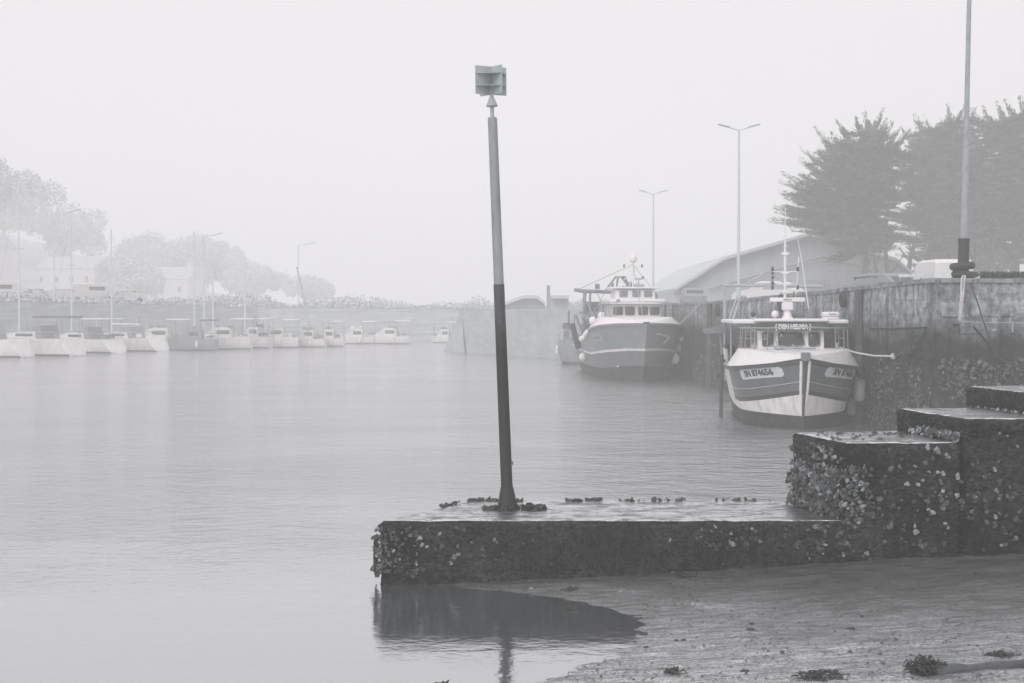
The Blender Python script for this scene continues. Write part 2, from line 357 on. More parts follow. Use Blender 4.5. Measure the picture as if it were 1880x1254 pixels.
L.new(bp.outputs[0], b.inputs['Normal'])
gl = N.new('ShaderNodeBsdfGlossy'); gl.inputs['Roughness'].default_value = .09; gl.inputs['Color'].default_value = (.93, .93, .94, 1); L.new(bp.outputs[0], gl.inputs['Normal'])
ms = N.new('ShaderNodeMixShader'); ms.inputs[0].default_value = .52; L.new(b.outputs[0], ms.inputs[1]); L.new(gl.outputs[0], ms.inputs[2])
L.new(ms.outputs[0], N['Material Output'].inputs['Surface'])
wb = MB(); wb.add([(-370, -60, 0), (370, -60, 0), (370, 545, 0), (-370, 545, 0)], [(0, 1, 2, 3)])
tag(wb.build('water', wm, recalc=False), kind='structure')

# ------------------------------------------------------------------ the stepped landing
def hexa(c8, cell, amp, seed, edge=.02):
    """rough block: c8 = bottom 4 then top 4 corners (counter-clockwise from the near left)"""
    c8 = [Vector(c) for c in c8]
    lx = max((c8[1] - c8[0]).length, .1); ly = max((c8[3] - c8[0]).length, .1); lz = max((c8[4] - c8[0]).length, .1)
    nx, ny, nz = [max(2, int(l / cell)) for l in (lx, ly, lz)]
    idx = {}; vs = []
    cen = sum(c8, Vector()) / 8
    def P(i, j, k):
        u, v, t = i / nx, j / ny, k / nz
        lo = c8[0].lerp(c8[1], u).lerp(c8[3].lerp(c8[2], u), v); hi = c8[4].lerp(c8[5], u).lerp(c8[7].lerp(c8[6], u), v)
        return lo.lerp(hi, t)
    def V(i, j, k):
        key = (i, j, k)
        if key in idx: return idx[key]
        p = P(i, j, k); nrm = Vector((0, 0, 0)); cnt = 0
        if i in (0, nx): nrm.x += -1 if i == 0 else 1; cnt += 1
        if j in (0, ny): nrm.y += -1 if j == 0 else 1; cnt += 1
        if k in (0, nz): nrm.z += -1 if k == 0 else 1; cnt += 1
        nr = nrm.normalized()
        d = amp * (fbm(p.x * 1.4 + seed, p.y * 1.4, p.z * 1.4, 3) + .45 * fbm(p.x * 9 + seed, p.y * 9, p.z * 9, 3))
        near = 0
        if cnt >= 2: near = edge * (.9 + 1.6 * abs(fbm(p.x * 3 + seed, p.y * 3, p.z * 3, 4)))
        if cnt == 1:
            e1 = (i in (1, nx - 1) and nrm.x == 0) or (j in (1, ny - 1) and nrm.y == 0) or (k in (1, nz - 1) and nrm.z == 0)
            if e1: near = edge * .28
        p = p + nr * (d * (.35 if nrm.z > .5 and cnt == 1 else 1.0) - near)
        idx[key] = len(vs); vs.append(p); return idx[key]
    m = MB(); fs = []; mi = []
    for i in range(nx):
        for j in range(ny):
            fs.append((V(i, j, nz), V(i + 1, j, nz), V(i + 1, j + 1, nz), V(i, j + 1, nz))); mi.append(0 if (j == 0 or i == 0) else 1)
    for i in range(nx):
        for k in range(nz):
            fs.append((V(i, 0, k), V(i + 1, 0, k), V(i + 1, 0, k + 1), V(i, 0, k + 1))); mi.append(0)
            fs.append((V(i, ny, k), V(i, ny, k + 1), V(i + 1, ny, k + 1), V(i + 1, ny, k))); mi.append(0)
    for j in range(ny):
        for k in range(nz):
            fs.append((V(0, j, k), V(0, j, k + 1), V(0, j + 1, k + 1), V(0, j + 1, k))); mi.append(0)
            fs.append((V(nx, j, k), V(nx, j + 1, k), V(nx, j + 1, k + 1), V(nx, j, k + 1))); mi.append(0)
    m.v = [tuple(v) for v in vs]; m.f = fs; m.mi = mi
    return m
def block(name, foot, z0, z1, seed, cell=.045, amp=.016, edge=.02, parent=None, batter=.02):
    c8 = [(x, y, z0) for x, y in foot] + [(x, y, z1) for x, y in foot]
    o = hexa(c8, cell, amp, seed, edge).build(name, [jetty_mat, wet_top], parent, smooth='all', recalc=False)
    return o
YF = 17.77
jetty = tag(empty('landing_steps', (0, 0, 0)), 'dark stepped concrete landing with oysters and weed reaching from right into the harbour', 'jetty')
block('landing_slab', [(-1.68, YF), (4.6, YF), (4.6, 19.75), (-.55, 19.75)], -.7, .80, 1.3, parent=jetty, amp=.02, edge=.032)
block('step_block', [(4.19, YF + .012), (5.645, YF + .012), (5.4, 19.75), (3.80, 19.35)], -.3, 1.78, 4.1, parent=jetty, amp=.024, edge=.045)
block('step_block', [(5.71, YF + .03), (9.6, YF - .02), (9.6, 20.2), (5.32, 19.75)], -.3, 2.08, 7.7, parent=jetty, amp=.024, edge=.035)
block('step_block', [(6.78, 18.45), (9.8, 18.1), (9.8, 20.9), (6.47, 20.35)], 2.05, 2.36, 2.9, parent=jetty, amp=.016, edge=.03)
# ragged lip of broken concrete along the third step
lip = MB()
for k in range(26):
    x = 5.72 + k * .15; z = 2.035 + .012 * math.sin(k * 1.7) + random.uniform(-.01, .01)
    h = hexa([(x, YF - .06, z - .09 - .04 * math.sin(k * 2.3)), (x + .165, YF - .06, z - .09 - .04 * math.sin(k * 2.3 + 2.3)), (x + .165, YF + .06, z - .05), (x, YF + .06, z - .05),
              (x, YF - .05, z + .03), (x + .165, YF - .05, z + .03), (x + .165, YF + .06, z + .035), (x, YF + .06, z + .035)], .035, .02, k * 3.3, .008)
    lip.add(h.v, h.f)
lip.build('broken_lip', jetty_mat, jetty, smooth='all', recalc=False)
# joint ridges left by the shuttering boards
ridge = MB()
for z, x0, x1 in ((.56, -1.5, 1.2), (.42, -.3, 3.9), (.17, -1.4, .6), (.62, 2.4, 4.0), (.98, 4.5, 5.5)):
    x = x0
    while x < x1:
        l = random.uniform(.15, .5); 
        if random.random() < .75:
            ridge = MB(); ridge.box((x + l / 2, YF - .006, z + random.uniform(-.006, .006)), (l, .022, .010), ry=random.uniform(-.01, .01)); ridge.build('board_ridge', jetty_mat, jetty)
        x += l + random.uniform(.02, .2)

def oyster(m, c, nrm, r, tilt=.5, seed=0):
    """one irregular cupped shell, cemented at c on a surface with the outward normal nrm"""
    rnd = random.Random(seed); nrm = Vector(nrm).normalized()
    ax = Vector((rnd.uniform(-1, 1), rnd.uniform(-1, 1), rnd.uniform(-1, 1))); n2 = (nrm + ax * tilt).normalized()
    a = n2.orthogonal().normalized(); a = Matrix.Rotation(rnd.uniform(0, 6.28), 3, n2) @ a; b_ = n2.cross(a)
    n = 11; el = rnd.uniform(1.0, 1.6); vs = []; fs = []
    rr = [1 + rnd.uniform(-.2, .2) for _ in range(n)]
    for q, (k, h) in enumerate(((1.0, .0), (1.04, .10), (.82, .22), (.5, .20), (.2, .26))):
        for i in range(n):
            t = 6.283 * i / n; e = rr[i] * k * r
            wob = (rnd.uniform(-.07, .07) if q in (1, 2) else 0)
            vs.append(Vector(c) + a * math.cos(t) * e * el + b_ * math.sin(t) * e + n2 * (h + wob) * r)
    for q in range(4):
        for i in range(n): fs.append((q * n + i, q * n + (i + 1) % n, (q + 1) * n + (i + 1) % n, (q + 1) * n + i))
    fs.append(tuple(4 * n + i for i in range(n)))
    m.add(vs, fs)
def face_pt(px, py):
    p = at(px, py, YF - .005); return p
# single shells the photo shows one by one on the long front face
SH = [(1722,828,17,1),(1703,822,12,1),(1738,838,12,1),(1712,842,10,0),(1731,868,12,1),(1700,850,11,0),(1632,828,9,0),(1635,861,13,0),(1655,861,7,0),
 (1680,856,6,1),(1676,866,6,0),(1670,868,7,0),(1706,866,7,1),(1723,867,8,1),(1694,882,8,1),(1758,875,14,1),(1764,884,10,0),(1665,890,11,1),(1576,893,9,0),
 (1590,906,7,0),(1566,922,12,1),(1577,921,10,1),(1613,925,7,0),(1624,905,9,0),(1640,930,12,0),(1602,931,8,0),(1655,918,8,0),(1690,910,9,0),(1698,920,7,0),
 (1727,909,10,0),(1745,905,9,0),(1758,910,11,1),(1737,924,13,0),(1713,940,12,1),(1705,935,8,1),(1735,961,7,1),(1741,970,6,1),(1682,976,14,1),(1680,966,8,1),
 (1658,972,8,0),(1690,995,9,0),(1700,998,8,0),(1592,1016,11,1),(1547,1017,11,1),(1538,985,10,0),(1514,984,9,0),(1555,996,8,1),(1496,967,11,1),(1504,971,8,0),
 (1485,973,8,0),(1508,960,6,0),(1830,902,12,1),(1838,910,9,0),(1826,960,8,0),(1808,876,9,0),(1818,870,7,0),(1795,850,6,0),(1768,930,8,0),(1792,912,7,1),
 (1846,1000,10,0),(1873,940,9,0),(1850,912,10,0),(1868,820,7,1),(1849,800,6,1),(1835,796,6,1),(1812,940,11,0),(1785,940,9,0),(1286,984,9,1),(1340,994,11,1),
 (1352,990,8,0),(1310,1000,8,0),(835,1022,13,1),(828,1035,10,1),(841,1018,9,1),(885,1006,12,0),(909,993,13,1),(889,1012,8,0),(852,973,9,0),(838,968,8,0),
 (808,980,8,1),(774,1000,9,1),(784,1004,8,1),(799,1007,8,0),(764,1034,8,1),(762,1002,6,1),(867,996,6,1),(840,1004,8,0),(708,1004,10,0),(700,1012,9,0),
 (722,976,9,0),(730,990,8,0),(716,1035,10,0),(727,1028,9,0),(705,1030,9,0),(860,1040,6,0),(978,992,7,0),(1645,770,7,1),(1660,965,7,0)]
SH = [(x, y, r, p) for x, y, r, p in SH if not (1550 < x < 1775 and y < 813)][:100]
for i, (px, py, r, pale) in enumerate(SH):
    c = face_pt(px, py); m = MB(); rad = r / F * YF * .42
    oyster(m, (0, 0, 0), (0, -1, 0), rad * .72, .7, i)
    for q in range(3):
        a_ = random.uniform(0, 6.28); oyster(m, (math.cos(a_) * rad * .75, random.uniform(-.004, .004), math.sin(a_) * rad * .75), (0, -1, 0), rad * random.uniform(.35, .6), .9, i * 7 + q)
    o = m.build('oyster', shell_pale if pale else shell, jetty, smooth=False); o.location = c
# crust: the many small and crowded ones, as one mass
crust = [MB(), MB(), MB()]
def scatter(n, x0, x1, y0, y1, rmin, rmax, dens=None, wts=(.25, .45, .3)):
    for _ in range(n):
        px = random.uniform(x0, x1); py = random.uniform(y0, y1)
        if dens and random.random() > dens(px, py): continue
        if fbm(px * .016, py * .022, 6, 3) < -.05 and random.random() < .85: continue
        k = random.choices((0, 1, 2), wts)[0]
        oyster(crust[k], face_pt(px, py), (0, -1, 0), random.uniform(rmin, rmax) / F * YF * .5, .7, random.random())
scatter(260, 1480, 1880, 880, 1030, 3, 9, lambda x, y: max(.15, 1 - abs(y - 945) / 110), (.08, .40, .52))
scatter(70, 1640, 1880, 830, 940, 3, 7, None, (.08, .40, .52))
scatter(170, 690, 905, 965, 1060, 4, 10, lambda x, y: max(.12, 1 - (x - 690) / 130), (.12, .35, .53))
scatter(150, 1270, 1560, 962, 1010, 3, 8, None, (.12, .4, .48))
scatter(60, 905, 1500, 965, 1040, 3, 6, None, (.1, .3, .6))
# the crowded left end face of the first step block (4.19,17.77)-(3.80,19.35)
for _ in range(1150):
    t = random.random(); z = random.uniform(.82, 1.68)
    if z > 1.42 and random.random() > .25: continue
    if t < .12 and random.random() > .4: continue
    p = Vector((lerp(4.19, 3.80, t) - random.uniform(-.01, .06 + .05 * math.sin(z * 3)), lerp(YF, 19.35, t), z))
    oyster(crust[random.choices((0, 1, 2), (.12, .5, .38))[0]], p, (-1, -.5, .1), random.uniform(.012, .036), 1.3, random.random())
for _ in range(170):      # wrapping round the corner on the front face
    p = Vector((4.17 + abs(random.gauss(0, .22)), YF - .01, random.uniform(.78, 1.5)))
    oyster(crust[random.choices((0, 1, 2), (.2, .45, .35))[0]], p, (-.2, -1, 0), random.uniform(.010, .030), 1.1, random.random())
for _ in range(120):      # crowd at the slab's left corner
    oyster(crust[random.choices((0, 1, 2), (.14, .45, .41))[0]], face_pt(694 + abs(random.gauss(0, 38)), random.uniform(968, 1058)), (-.2, -1, 0), random.uniform(.008, .024), .9, random.random())
for _ in range(110):      # left end of the slab
    t = random.random() ** 2; p = Vector((lerp(-1.68, -.55, t) - random.uniform(0, .05), lerp(YF, 19.75, t), random.uniform(.1, .72)))
    oyster(crust[random.choices((1, 2), (.4, .6))[0]], p, (-1, -.4, 0), random.uniform(.02, .05), 1.2, random.random())
for _ in range(90):       # foot of the second riser, on the first block's top
    t = random.random(); p = Vector((lerp(5.62, 5.36, t), lerp(YF + .1, 19.3, t), 1.79 + random.uniform(0, .09)))
    oyster(crust[random.choices((0, 1, 2), (.25, .4, .35))[0]], p, (-1, -.3, .6), random.uniform(.015, .04), 1.1, random.random())
for _ in range(26):
    p = Vector((random.uniform(6.5, 7.0), lerp(20.2, 18.5, random.random()), 2.09)); p.x = 6.45 + (20.35 - p.y) * .16
    oyster(crust[0], p, (-1, -.2, .8), random.uniform(.012, .025), 1.0, random.random())
for mbx, mt in zip(crust, (shell_pale, shell, shell_dark)):
    tag(mbx.build('oyster_crust', mt, jetty), kind='stuff')
# dark clumps of shells and weed lying on the slab's top: round the post's foot, along the far edge
cl = MB(); cl2 = MB()
def clump(x, y, z, rx, ry, n, h=.05):
    for _ in range(n):
        a = random.uniform(0, 6.28); q = math.sqrt(random.random()); p = (x + math.cos(a) * q * rx, y + math.sin(a) * q * ry, z + random.uniform(0, h) * (1 - q * .6))
        oyster(random.choice((cl, cl, cl2)), p, (random.uniform(-1, 1), random.uniform(-1, .3), 1), random.uniform(.015, .04), 1.2, random.random())
POSTX, POSTY = (932 - CX) / F * 18.85, 18.85
clump(POSTX, POSTY - .02, .80, .16, .14, 90, .07); clump(POSTX + .30, POSTY - .1, .80, .12, .09, 60, .09); clump(POSTX + .46, POSTY, .80, .08, .06, 30, .07)
clump(POSTX - .2, POSTY - .1, .80, .12, .07, 24, .04)
for x0, x1, nn in ((-.62, -.15, 60), (.75, 1.25, 50), (-.95, -.72, 24), (.0, .15, 10), (1.5, 2.4, 20), (2.8, 3.6, 14)):
    for _ in range(nn):
        x = random.uniform(x0, x1); y = 19.70 if x > -.6 else 19.7 - (-.6 - x) * 1.75
        oyster(random.choice((cl, cl, cl2)), (x, y - random.uniform(0, .12), .80 + random.uniform(0, .025)), (random.uniform(-1, 1), -.5, 1), random.uniform(.012, .032), 1.2, random.random())
for _ in range(60):
    x = random.uniform(3.95, 5.2); oyster(random.choice((cl, cl2)), (x, random.uniform(18.1, 19.3), 1.785), (random.uniform(-.5, .5), -.5, 1), random.uniform(.01, .028), .8, random.random())
tag(cl.build('shell_clump', shell_dark, jetty), kind='stuff'); tag(cl2.build('shell_clump', weed, jetty), kind='stuff')
# hanging weed on the front face
wd = MB()
def strand(px, py, ln, wdt=.006):
    p = face_pt(px, py); p.y -= .012; pts = [p.copy()]; a = random.uniform(-.4, .4)
    for k in range(6):
        a += random.uniform(-.35, .35); p = p + Vector((math.sin(a) * ln / 6, -random.uniform(-.002, .004), -math.cos(a) * ln / 6)); pts.append(p.copy())
    wd.tube(pts, [wdt * (1 - .12 * k) for k in range(7)], 4)
for _ in range(900):
    px = random.choice((random.gauss(960, 45), random.uniform(900, 1500), random.gauss(1085, 30), random.gauss(1180, 50), random.gauss(1420, 40), random.gauss(1270, 50)))
    py = random.uniform(962, 1040) if px < 1350 else random.uniform(962, 1015)
    if 900 < px < 1500: strand(px, py, random.uniform(.05, .2), random.uniform(.002, .005))
for cx_, n_ in ((1160, 60), (1262, 70), (1305, 40), (1098, 26), (1420, 40), (940, 40), (1355, 20)):
    for _ in range(n_): strand(random.gauss(cx_, 16), random.uniform(956, 985), random.uniform(.03, .09), random.uniform(.004, .009))
for _ in range(60): strand(random.uniform(700, 900), random.uniform(990, 1050), random.uniform(.04, .1), .004)
for _ in range(46):
    p = Vector((-1.70 - random.uniform(0, .02), YF + random.uniform(-.02, .3), random.uniform(.2, .6)))
    wd.tube([p, p + Vector((-.02, -.01, -.08)), p + Vector((-.01, 0, -.16))], .006, 4)
tag(wd.build('hanging_weed', weed, jetty), kind='stuff')
# ------------------------------------------------------------------ beacon post
LEAN = math.atan(28 / 720)
post = tag(empty('beacon_post', (POSTX, POSTY, .80)), 'tall leaning metal beacon post with crossed-plate topmark standing on the landing', 'beacon')
post.rotation_euler = (0, -LEAN, R(0))
def post_extra(m, n, N, L, b, tc, cr):
    s = N.new('ShaderNodeSeparateXYZ'); L.new(tc.outputs['Object'], s.inputs[0])
    nz = N.new('ShaderNodeTexNoise'); nz.inputs['Scale'].default_value = 9; nz.inputs['Detail'].default_value = 5; L.new(tc.outputs['Object'], nz.inputs['Vector'])
    a = N.new('ShaderNodeMath'); a.operation = 'MULTIPLY_ADD'; a.inputs[1].default_value = -1.3; L.new(nz.outputs['Fac'], a.inputs[0]); L.new(s.outputs[2], a.inputs[2])
    r = N.new('ShaderNodeMapRange'); r.inputs['From Min'].default_value = 1.55; r.inputs['From Max'].default_value = 1.85; L.new(a.outputs[0], r.inputs['Value'])
    st = N.new('ShaderNodeMath'); st.operation = 'GREATER_THAN'; st.inputs[1].default_value = 2.985; L.new(s.outputs[2], st.inputs[0])
    c1 = N.new('ShaderNodeMix'); c1.data_type = 'RGBA'; c1.inputs[6].default_value = (*grey(.012), 1); c1.inputs[7].default_value = (*grey(.055), 1); L.new(r.outputs[0], c1.inputs[0])
    c2 = N.new('ShaderNodeMix'); c2.data_type = 'RGBA'; L.new(st.outputs[0], c2.inputs[0]); L.new(c1.outputs[2], c2.inputs[6]); L.new(cr.outputs[0], c2.inputs[7])
    L.new(c2.outputs[2], b.inputs['Base Color'])
post_mat = mat('weathered_post', .30, .5, g2=.22, scale=7, stretch=(1, 1, .3), bump=.35, bscale=40, bdist=.01, extra=post_extra)
pale_post = mat('weathered_topmark', .48, .5, g2=.36, scale=5, bump=.1)
m = MB(); prof = [(.078, .28), (.077, 1.0), (.075, 2.0), (.072, 2.98), (.067, 3.0), (.064, 4.2), (.062, 5.17), (.055, 5.19)]
m.lathe(prof, n=10); m.build('post', post_mat, post, smooth=True)
m = MB(); m.lathe([(.155, -.02), (.135, .04), (.088, .27), (.08, .30)], n=8)
for k in range(4):
    a = R(45 + 90 * k); m.prism([(.07, 0), (.175, 0), (.085, .30), (.07, .30)], -.007, .007)
    for i in range(len(m.v) - 8, len(m.v)):
        x, y, z = m.v[i]; m.v[i] = (x * math.cos(a) - y * math.sin(a), x * math.sin(a) + y * math.cos(a), z)
m.build('flared_foot', post_mat, post)
m = MB(); m.box((.082, -.01, .62), (.03, .02, .012)); m.lathe([(.006, -.02), (.006, .03)], c=(.09, -.01, .60), n=6); m.build('bolt', post_mat, post)
m = MB(); m.lathe([(.026, 5.19), (.026, 5.50), (.024, 5.60)], n=10); m.build('spigot', pale_post, post, smooth=True)
m = MB(); m.lathe([(.075, 5.335), (.08, 5.345), (.07, 5.36), (.028, 5.46), (.024, 5.47)], n=14); m.build('cone_collar', pale_post, post, smooth=True)
tm = empty('topmark'); tm.parent = post; tm.location = (0, 0, 5.675)
tm.rotation_euler = (R(3), R(0), R(36))
W2 = .25; H = .37
pl = MB(); pl.box((0, 0, 0), (2 * W2, .006, H)); pl.build('vertical_plate', pale_post, tm)
for q in (-1, 1):
    pl = MB(); pl.box((0, q * (W2 / 2 + .0035), 0), (.006, W2 - .001, H)); pl.build('vertical_plate', pale_post, tm)
for z in (-.075, .085):
    hp = MB()
    for sx_ in (-1, 1):
        for sy in (-1, 1):
            a_ = [(sx_ * .004, sy * .004), (sx_ * (W2 - .004), sy * .004), (sx_ * .004, sy * (W2 - .004))]
            vs = [(x, y, z - .003) for x, y in a_] + [(x, y, z + .003) for x, y in a_]
            hp.add(vs, [(0, 1, 2), (5, 4, 3), (0, 3, 4, 1), (1, 4, 5, 2), (2, 5, 3, 0)])
    hp.build('horizontal_plate', pale_post, tm)

# ------------------------------------------------------------------ debris on the mud
def lump(name, x, y, r, h, mt, label, cat, grp=None, n=40, seed=0):
    rnd = random.Random(seed); m = MB(); z = mud_z(x, y)
    for _ in range(n):
        a = rnd.uniform(0, 6.28); q = math.sqrt(rnd.random()) * r; c = (math.cos(a) * q, math.sin(a) * q * .7, rnd.uniform(0, h) * (1 - q / r * .6))
        t = rnd.uniform(0, 6.28); l = rnd.uniform(.02, .06)
        m.tube([c, (c[0] + math.cos(t) * l, c[1] + math.sin(t) * l, c[2] + rnd.uniform(-.01, .03)), (c[0] + math.cos(t + .7) * l * 1.8, c[1] + math.sin(t + .7) * l * 1.8, max(0, c[2] - .02))], [.007, .009, .004], 5)
    o = m.build(name, mt, loc=(x, y, z)); return tag(o, label, cat, grp)
def mud_at(px, py):
    """ground point under a photo pixel"""
    z = .2
    for _ in range(12):
        Y = (CH - z) * F / max(20, py - HY); X = (px - CX) / F * Y; z = mud_z(X, Y)
    return X, Y
x, y = mud_at(1704, 1236); lump('seaweed_clump', x, y, .15, .16, weed, 'bushy dark seaweed clump at the end of the half-buried pipe', 'seaweed', n=190, seed=3)
x, y = mud_at(1838, 1206); lump('seaweed_clump', x, y, .12, .03, weed, 'thin dark seaweed wisp lying behind the half-buried pipe', 'seaweed', n=40, seed=4)
x, y = mud_at(1510, 1246); lump('seaweed_clump', x, y, .22, .03, weed, 'flat seaweed strip on the mud left of the half-buried pipe, near the bottom edge', 'seaweed', n=80, seed=5)
x, y = mud_at(1240, 1238); lump('seaweed_clump', x, y, .05, .04, weed, 'small dark seaweed tuft near the bottom edge of the mud, beside the pool', 'seaweed', n=30, seed=6)
x, y = mud_at(1262, 1060); lump('seaweed_clump', x, y, .10, .04, weed, 'ragged weed cluster on mud close under the landing face', 'seaweed', n=46, seed=8)
x, y = mud_at(1051, 1085); lump('seaweed_clump', x, y, .08, .025, weed, 'low weed strand on the mud spit below the landing, near the water', 'seaweed', n=20, seed=9)
x, y = mud_at(1050, 1128); 
o = lump('seaweed_clump', x, y, .05, .03, weed, 'single weed tuft sticking out of the dark reflected pool', 'seaweed', n=24, seed=10); o.location.z = .0
o = lump('seaweed_clump', (807 - CX) / F * 12.95, 12.95, .03, .05, weed, 'tiny forked weed sprig standing in shallow water at the bottom edge', 'seaweed', n=8, seed=12); o.location.z = -.01
pm = MB(); p0 = mud_at(1722, 1240); p1 = mud_at(1905, 1222); pts = []
for k in range(13):
    t = k / 12; x = lerp(p0[0], p1[0], t); y = lerp(p0[1], p1[1], t) + .03 * math.sin(t * 5); pts.append((x, y, mud_z(x, y) + .012 + .012 * math.sin(t * 9)))
pm.tube(pts, [.05 + .012 * math.sin(k * 1.1) for k in range(13)], 12)
tag(pm.build('buried_pipe', mat('mud_coating', .10, .35, g2=.05, scale=14, bump=.8, bscale=40), smooth='all'), 'mud-coated pipe half buried in the bottom right corner', 'pipe')
random.seed(21)
nm = ['pale pebble-sized shell on the mud spit under the landing', 'dark stone on wet mud near the landing face', 'small dark stone lying alone on the open mud']
STN = [(1265, 1057, .03, 1, 'darker of two stones on the mud against the landing foot'), (1276, 1066, .035, 1, 'roundest dark stone on the mud just under the landing face'),
       (1228, 1074, .03, 1, 'dark stone left of the stone cluster under the landing'), (1297, 1073, .02, 1, 'small stone right of the stone cluster under the landing'),
       (976, 1083, .022, 0, 'pale shell lying on the mud spit near the water'), (1140, 1088, .018, 0, 'pale shell beside the weedy foot of the landing face'),
       (1250, 1049, .03, 0, 'larger pale shell fragment above the stone cluster'), (1382, 1158, .025, 1, 'dark stone on the bright wet middle of the mud'),
       (1565, 1157, .03, 1, 'dark stone on the mud at the right of the middle'), (1187, 1191, .02, 1, 'dark stone near the tip of the pool'),
       (1369, 1236, .03, 1, 'dark stone by the bottom edge of the mud, among weed wisps'), (1256, 1178, .02, 1, 'dark pebble between the pool and the mud middle')]
for i, (px, py, r, dk, lb) in enumerate(STN):
    x, y = mud_at(px, py); m = MB(); m.ball((0, 0, 0), r, (1.4, 1, .6), 9, 6)
    m.v = [tuple(Vector(v) * (1 + .35 * fbm(v[0] * 40 + i, v[1] * 40, v[2] * 40, 2))) for v in m.v]
    tag(m.build('stone' if dk else 'shell', shell_dark if dk else shell_pale, smooth='all', loc=(x, y, mud_z(x, y) + r * .2)), lb, 'stone' if dk else 'shell', 'stones and shells lying on the mud')
gm = [MB(), MB()]
for _ in range(420):
    px = random.uniform(900, 1880); py = 1042 + 212 * random.random() ** 1.3; x, y = mud_at(px, py)
    if x - interp(SHORE, y) < .05: continue
    r = random.uniform(.004, .013) * (1 + (random.random() < .1)); gm[random.random() < .35].ball((x, y, mud_z(x, y) + r * .3), r, (1.3, 1, .6), 6, 4)
tag(gm[0].build('gravel', shell_dark), kind='stuff'); tag(gm[1].build('shell_litter', shell), kind='stuff')
# short weed blades and grit as ground cover
gr = MB()
for _ in range(1500):
    px = random.uniform(1000, 1880); py = random.uniform(1040, 1254); x, y = mud_at(px, py)
    if x - interp(SHORE, y) < .03: continue
    if random.random() > .12 + .75 * (fbm(x * .9, y * 1.7, 4, 2) > .08): continue
    z = mud_z(x, y); a = random.uniform(0, 6.28); l = random.uniform(.01, .035)
    gr.tube([(x, y, z - .004), (x + math.cos(a) * l, y + math.sin(a) * l * .6, z + random.uniform(.004, .018)), (x + math.cos(a) * l * 2, y + math.sin(a) * l, z + random.uniform(.0, .02))], [.003, .0035, .0015], 4)
tag(gr.build('weed_litter', weed), kind='stuff')

# ------------------------------------------------------------------ the right quay
def wx(Y): return 14.25 - .07 * Y
QZ = [(30, 4.29), (39, 4.29), (43, 4.22), (52, 4.10), (64, 3.92), (75, 3.88), (100, 3.72), (130, 3.68)]
def qz(Y): return interp(QZ, Y)
quay = tag(empty('quay_wall', (0, 0, 0)), 'long high harbour wall of stained stone blocks on the right with oysters at its foot', 'harbour wall')
def wall_face(p0, p1, zb, zt0, zt1, cell, name, amp=.05, thick=1.2, side=1):
    p0 = Vector(p0); p1 = Vector(p1); d = (p1 - p0); L_ = d.length; nx = int(L_ / cell); nz = 24; n_ = Vector((-d.y, d.x)).normalized() * side
    m = MB(); vs = []; fs = []
    for i in range(nx + 1):
        t = i / nx; p = p0.lerp(p1, t); zt = lerp(zt0, zt1, t)
        col = []
        for k in range(nz + 1):
            z = lerp(zb, zt, k / nz); e = amp * fbm(p.x * .9, p.y * .9, z * 1.3, 4) + (.05 * (zt - z) / 4); q = p + n_ * e
            vs.append((q.x, q.y, z + (0.03 * fbm(p.x, p.y, 5, 2) if k == nz else 0)))
        q = p - n_ * thick; vs.append((q.x, q.y, zt)); vs.append((q.x, q.y, zb))
    w_ = nz + 3
    for i in range(nx):
        for k in range(w_ - 1): fs.append((i * w_ + k, (i + 1) * w_ + k, (i + 1) * w_ + k + 1, i * w_ + k + 1))
    fs.append(tuple(range(w_))); fs.append(tuple(nx * w_ + k for k in range(w_)))
    m.add(vs, fs); return m
YC = 38.7
m = MB(); YS = [YC, 43, 47, 52, 58, 64, 75, 98]
for a, c in zip(YS, YS[1:]):
    q = wall_face((wx(a), a), (wx(c), c), -1.2, qz(a), qz(c), .3 if a < 60 else .6, 'x', side=1)
    m.add(q.v, q.f)
m.build('receding_wall', quay_mat, quay, smooth=False)
m = wall_face((26, YC - .2), (wx(YC), YC), -1.2, 4.30, 4.29, .3, 'x', side=1)
# choose the normal that faces the camera
m.build('cross_wall', quay_mat, quay, smooth=False)
# coping stones
cp = MB(); 
Y = YC + .1
while Y < 97:
    l = 1.1; z = qz(Y + l / 2); a = math.atan2(-(wx(Y + l) - wx(Y)), l)
    cp.box((wx(Y + l / 2) + .25, Y + l / 2, z + .01 + random.uniform(-.02, .015)), (.6, l - .03, .12), rz=a); Y += l
X = wx(YC) + .1
while X < 26: cp.box((X + .5, YC + .2, 4.30 + random.uniform(-.02, .015)), (.97, .55, .12)); X += 1.0
cp.build('coping', mat('coping_stone', .34, .8, g2=.10, scale=2.2, bump=.6, bscale=14, bdist=.05), quay)
# block patches proud of the cross wall, and its deep crack
random.seed(5)
bl = MB()
for r_ in range(3):
    X = wx(YC) + .1
    while X < 16.5:
        l = random.uniform(.5, 1.1)
        if random.random() < .6: bl.rbox((X + l / 2, YC - .02, 3.95 - r_ * .46), (l - .05, .14, .4), .05)
        X += l
bl.build('facing_stones', quay_mat, quay, smooth=True)
bc = MB()
for poly in ([(1600, 604), (1640, 604), (1700, 602), (1760, 596)], [(1703, 604), (1697, 622), (1680, 640), (1668, 650)], [(1690, 655), (1718, 658), (1728, 664)], [(1788, 600), (1822, 640), (1850, 668), (1880, 676)]):
    pts = []
    for px, py in poly:
        Yw = 14.25 / ((px - CX) / F + .07) if px < 1719 else YC
        p = at(px, py, Yw - .12); pts.append(p + Vector((-.05 if px < 1719 else 0, 0, 0)))
    bc.tube(pts, [.03] * len(pts), 6)
bc.build('open_joint', mat('joint_dark', .02, .9), quay)
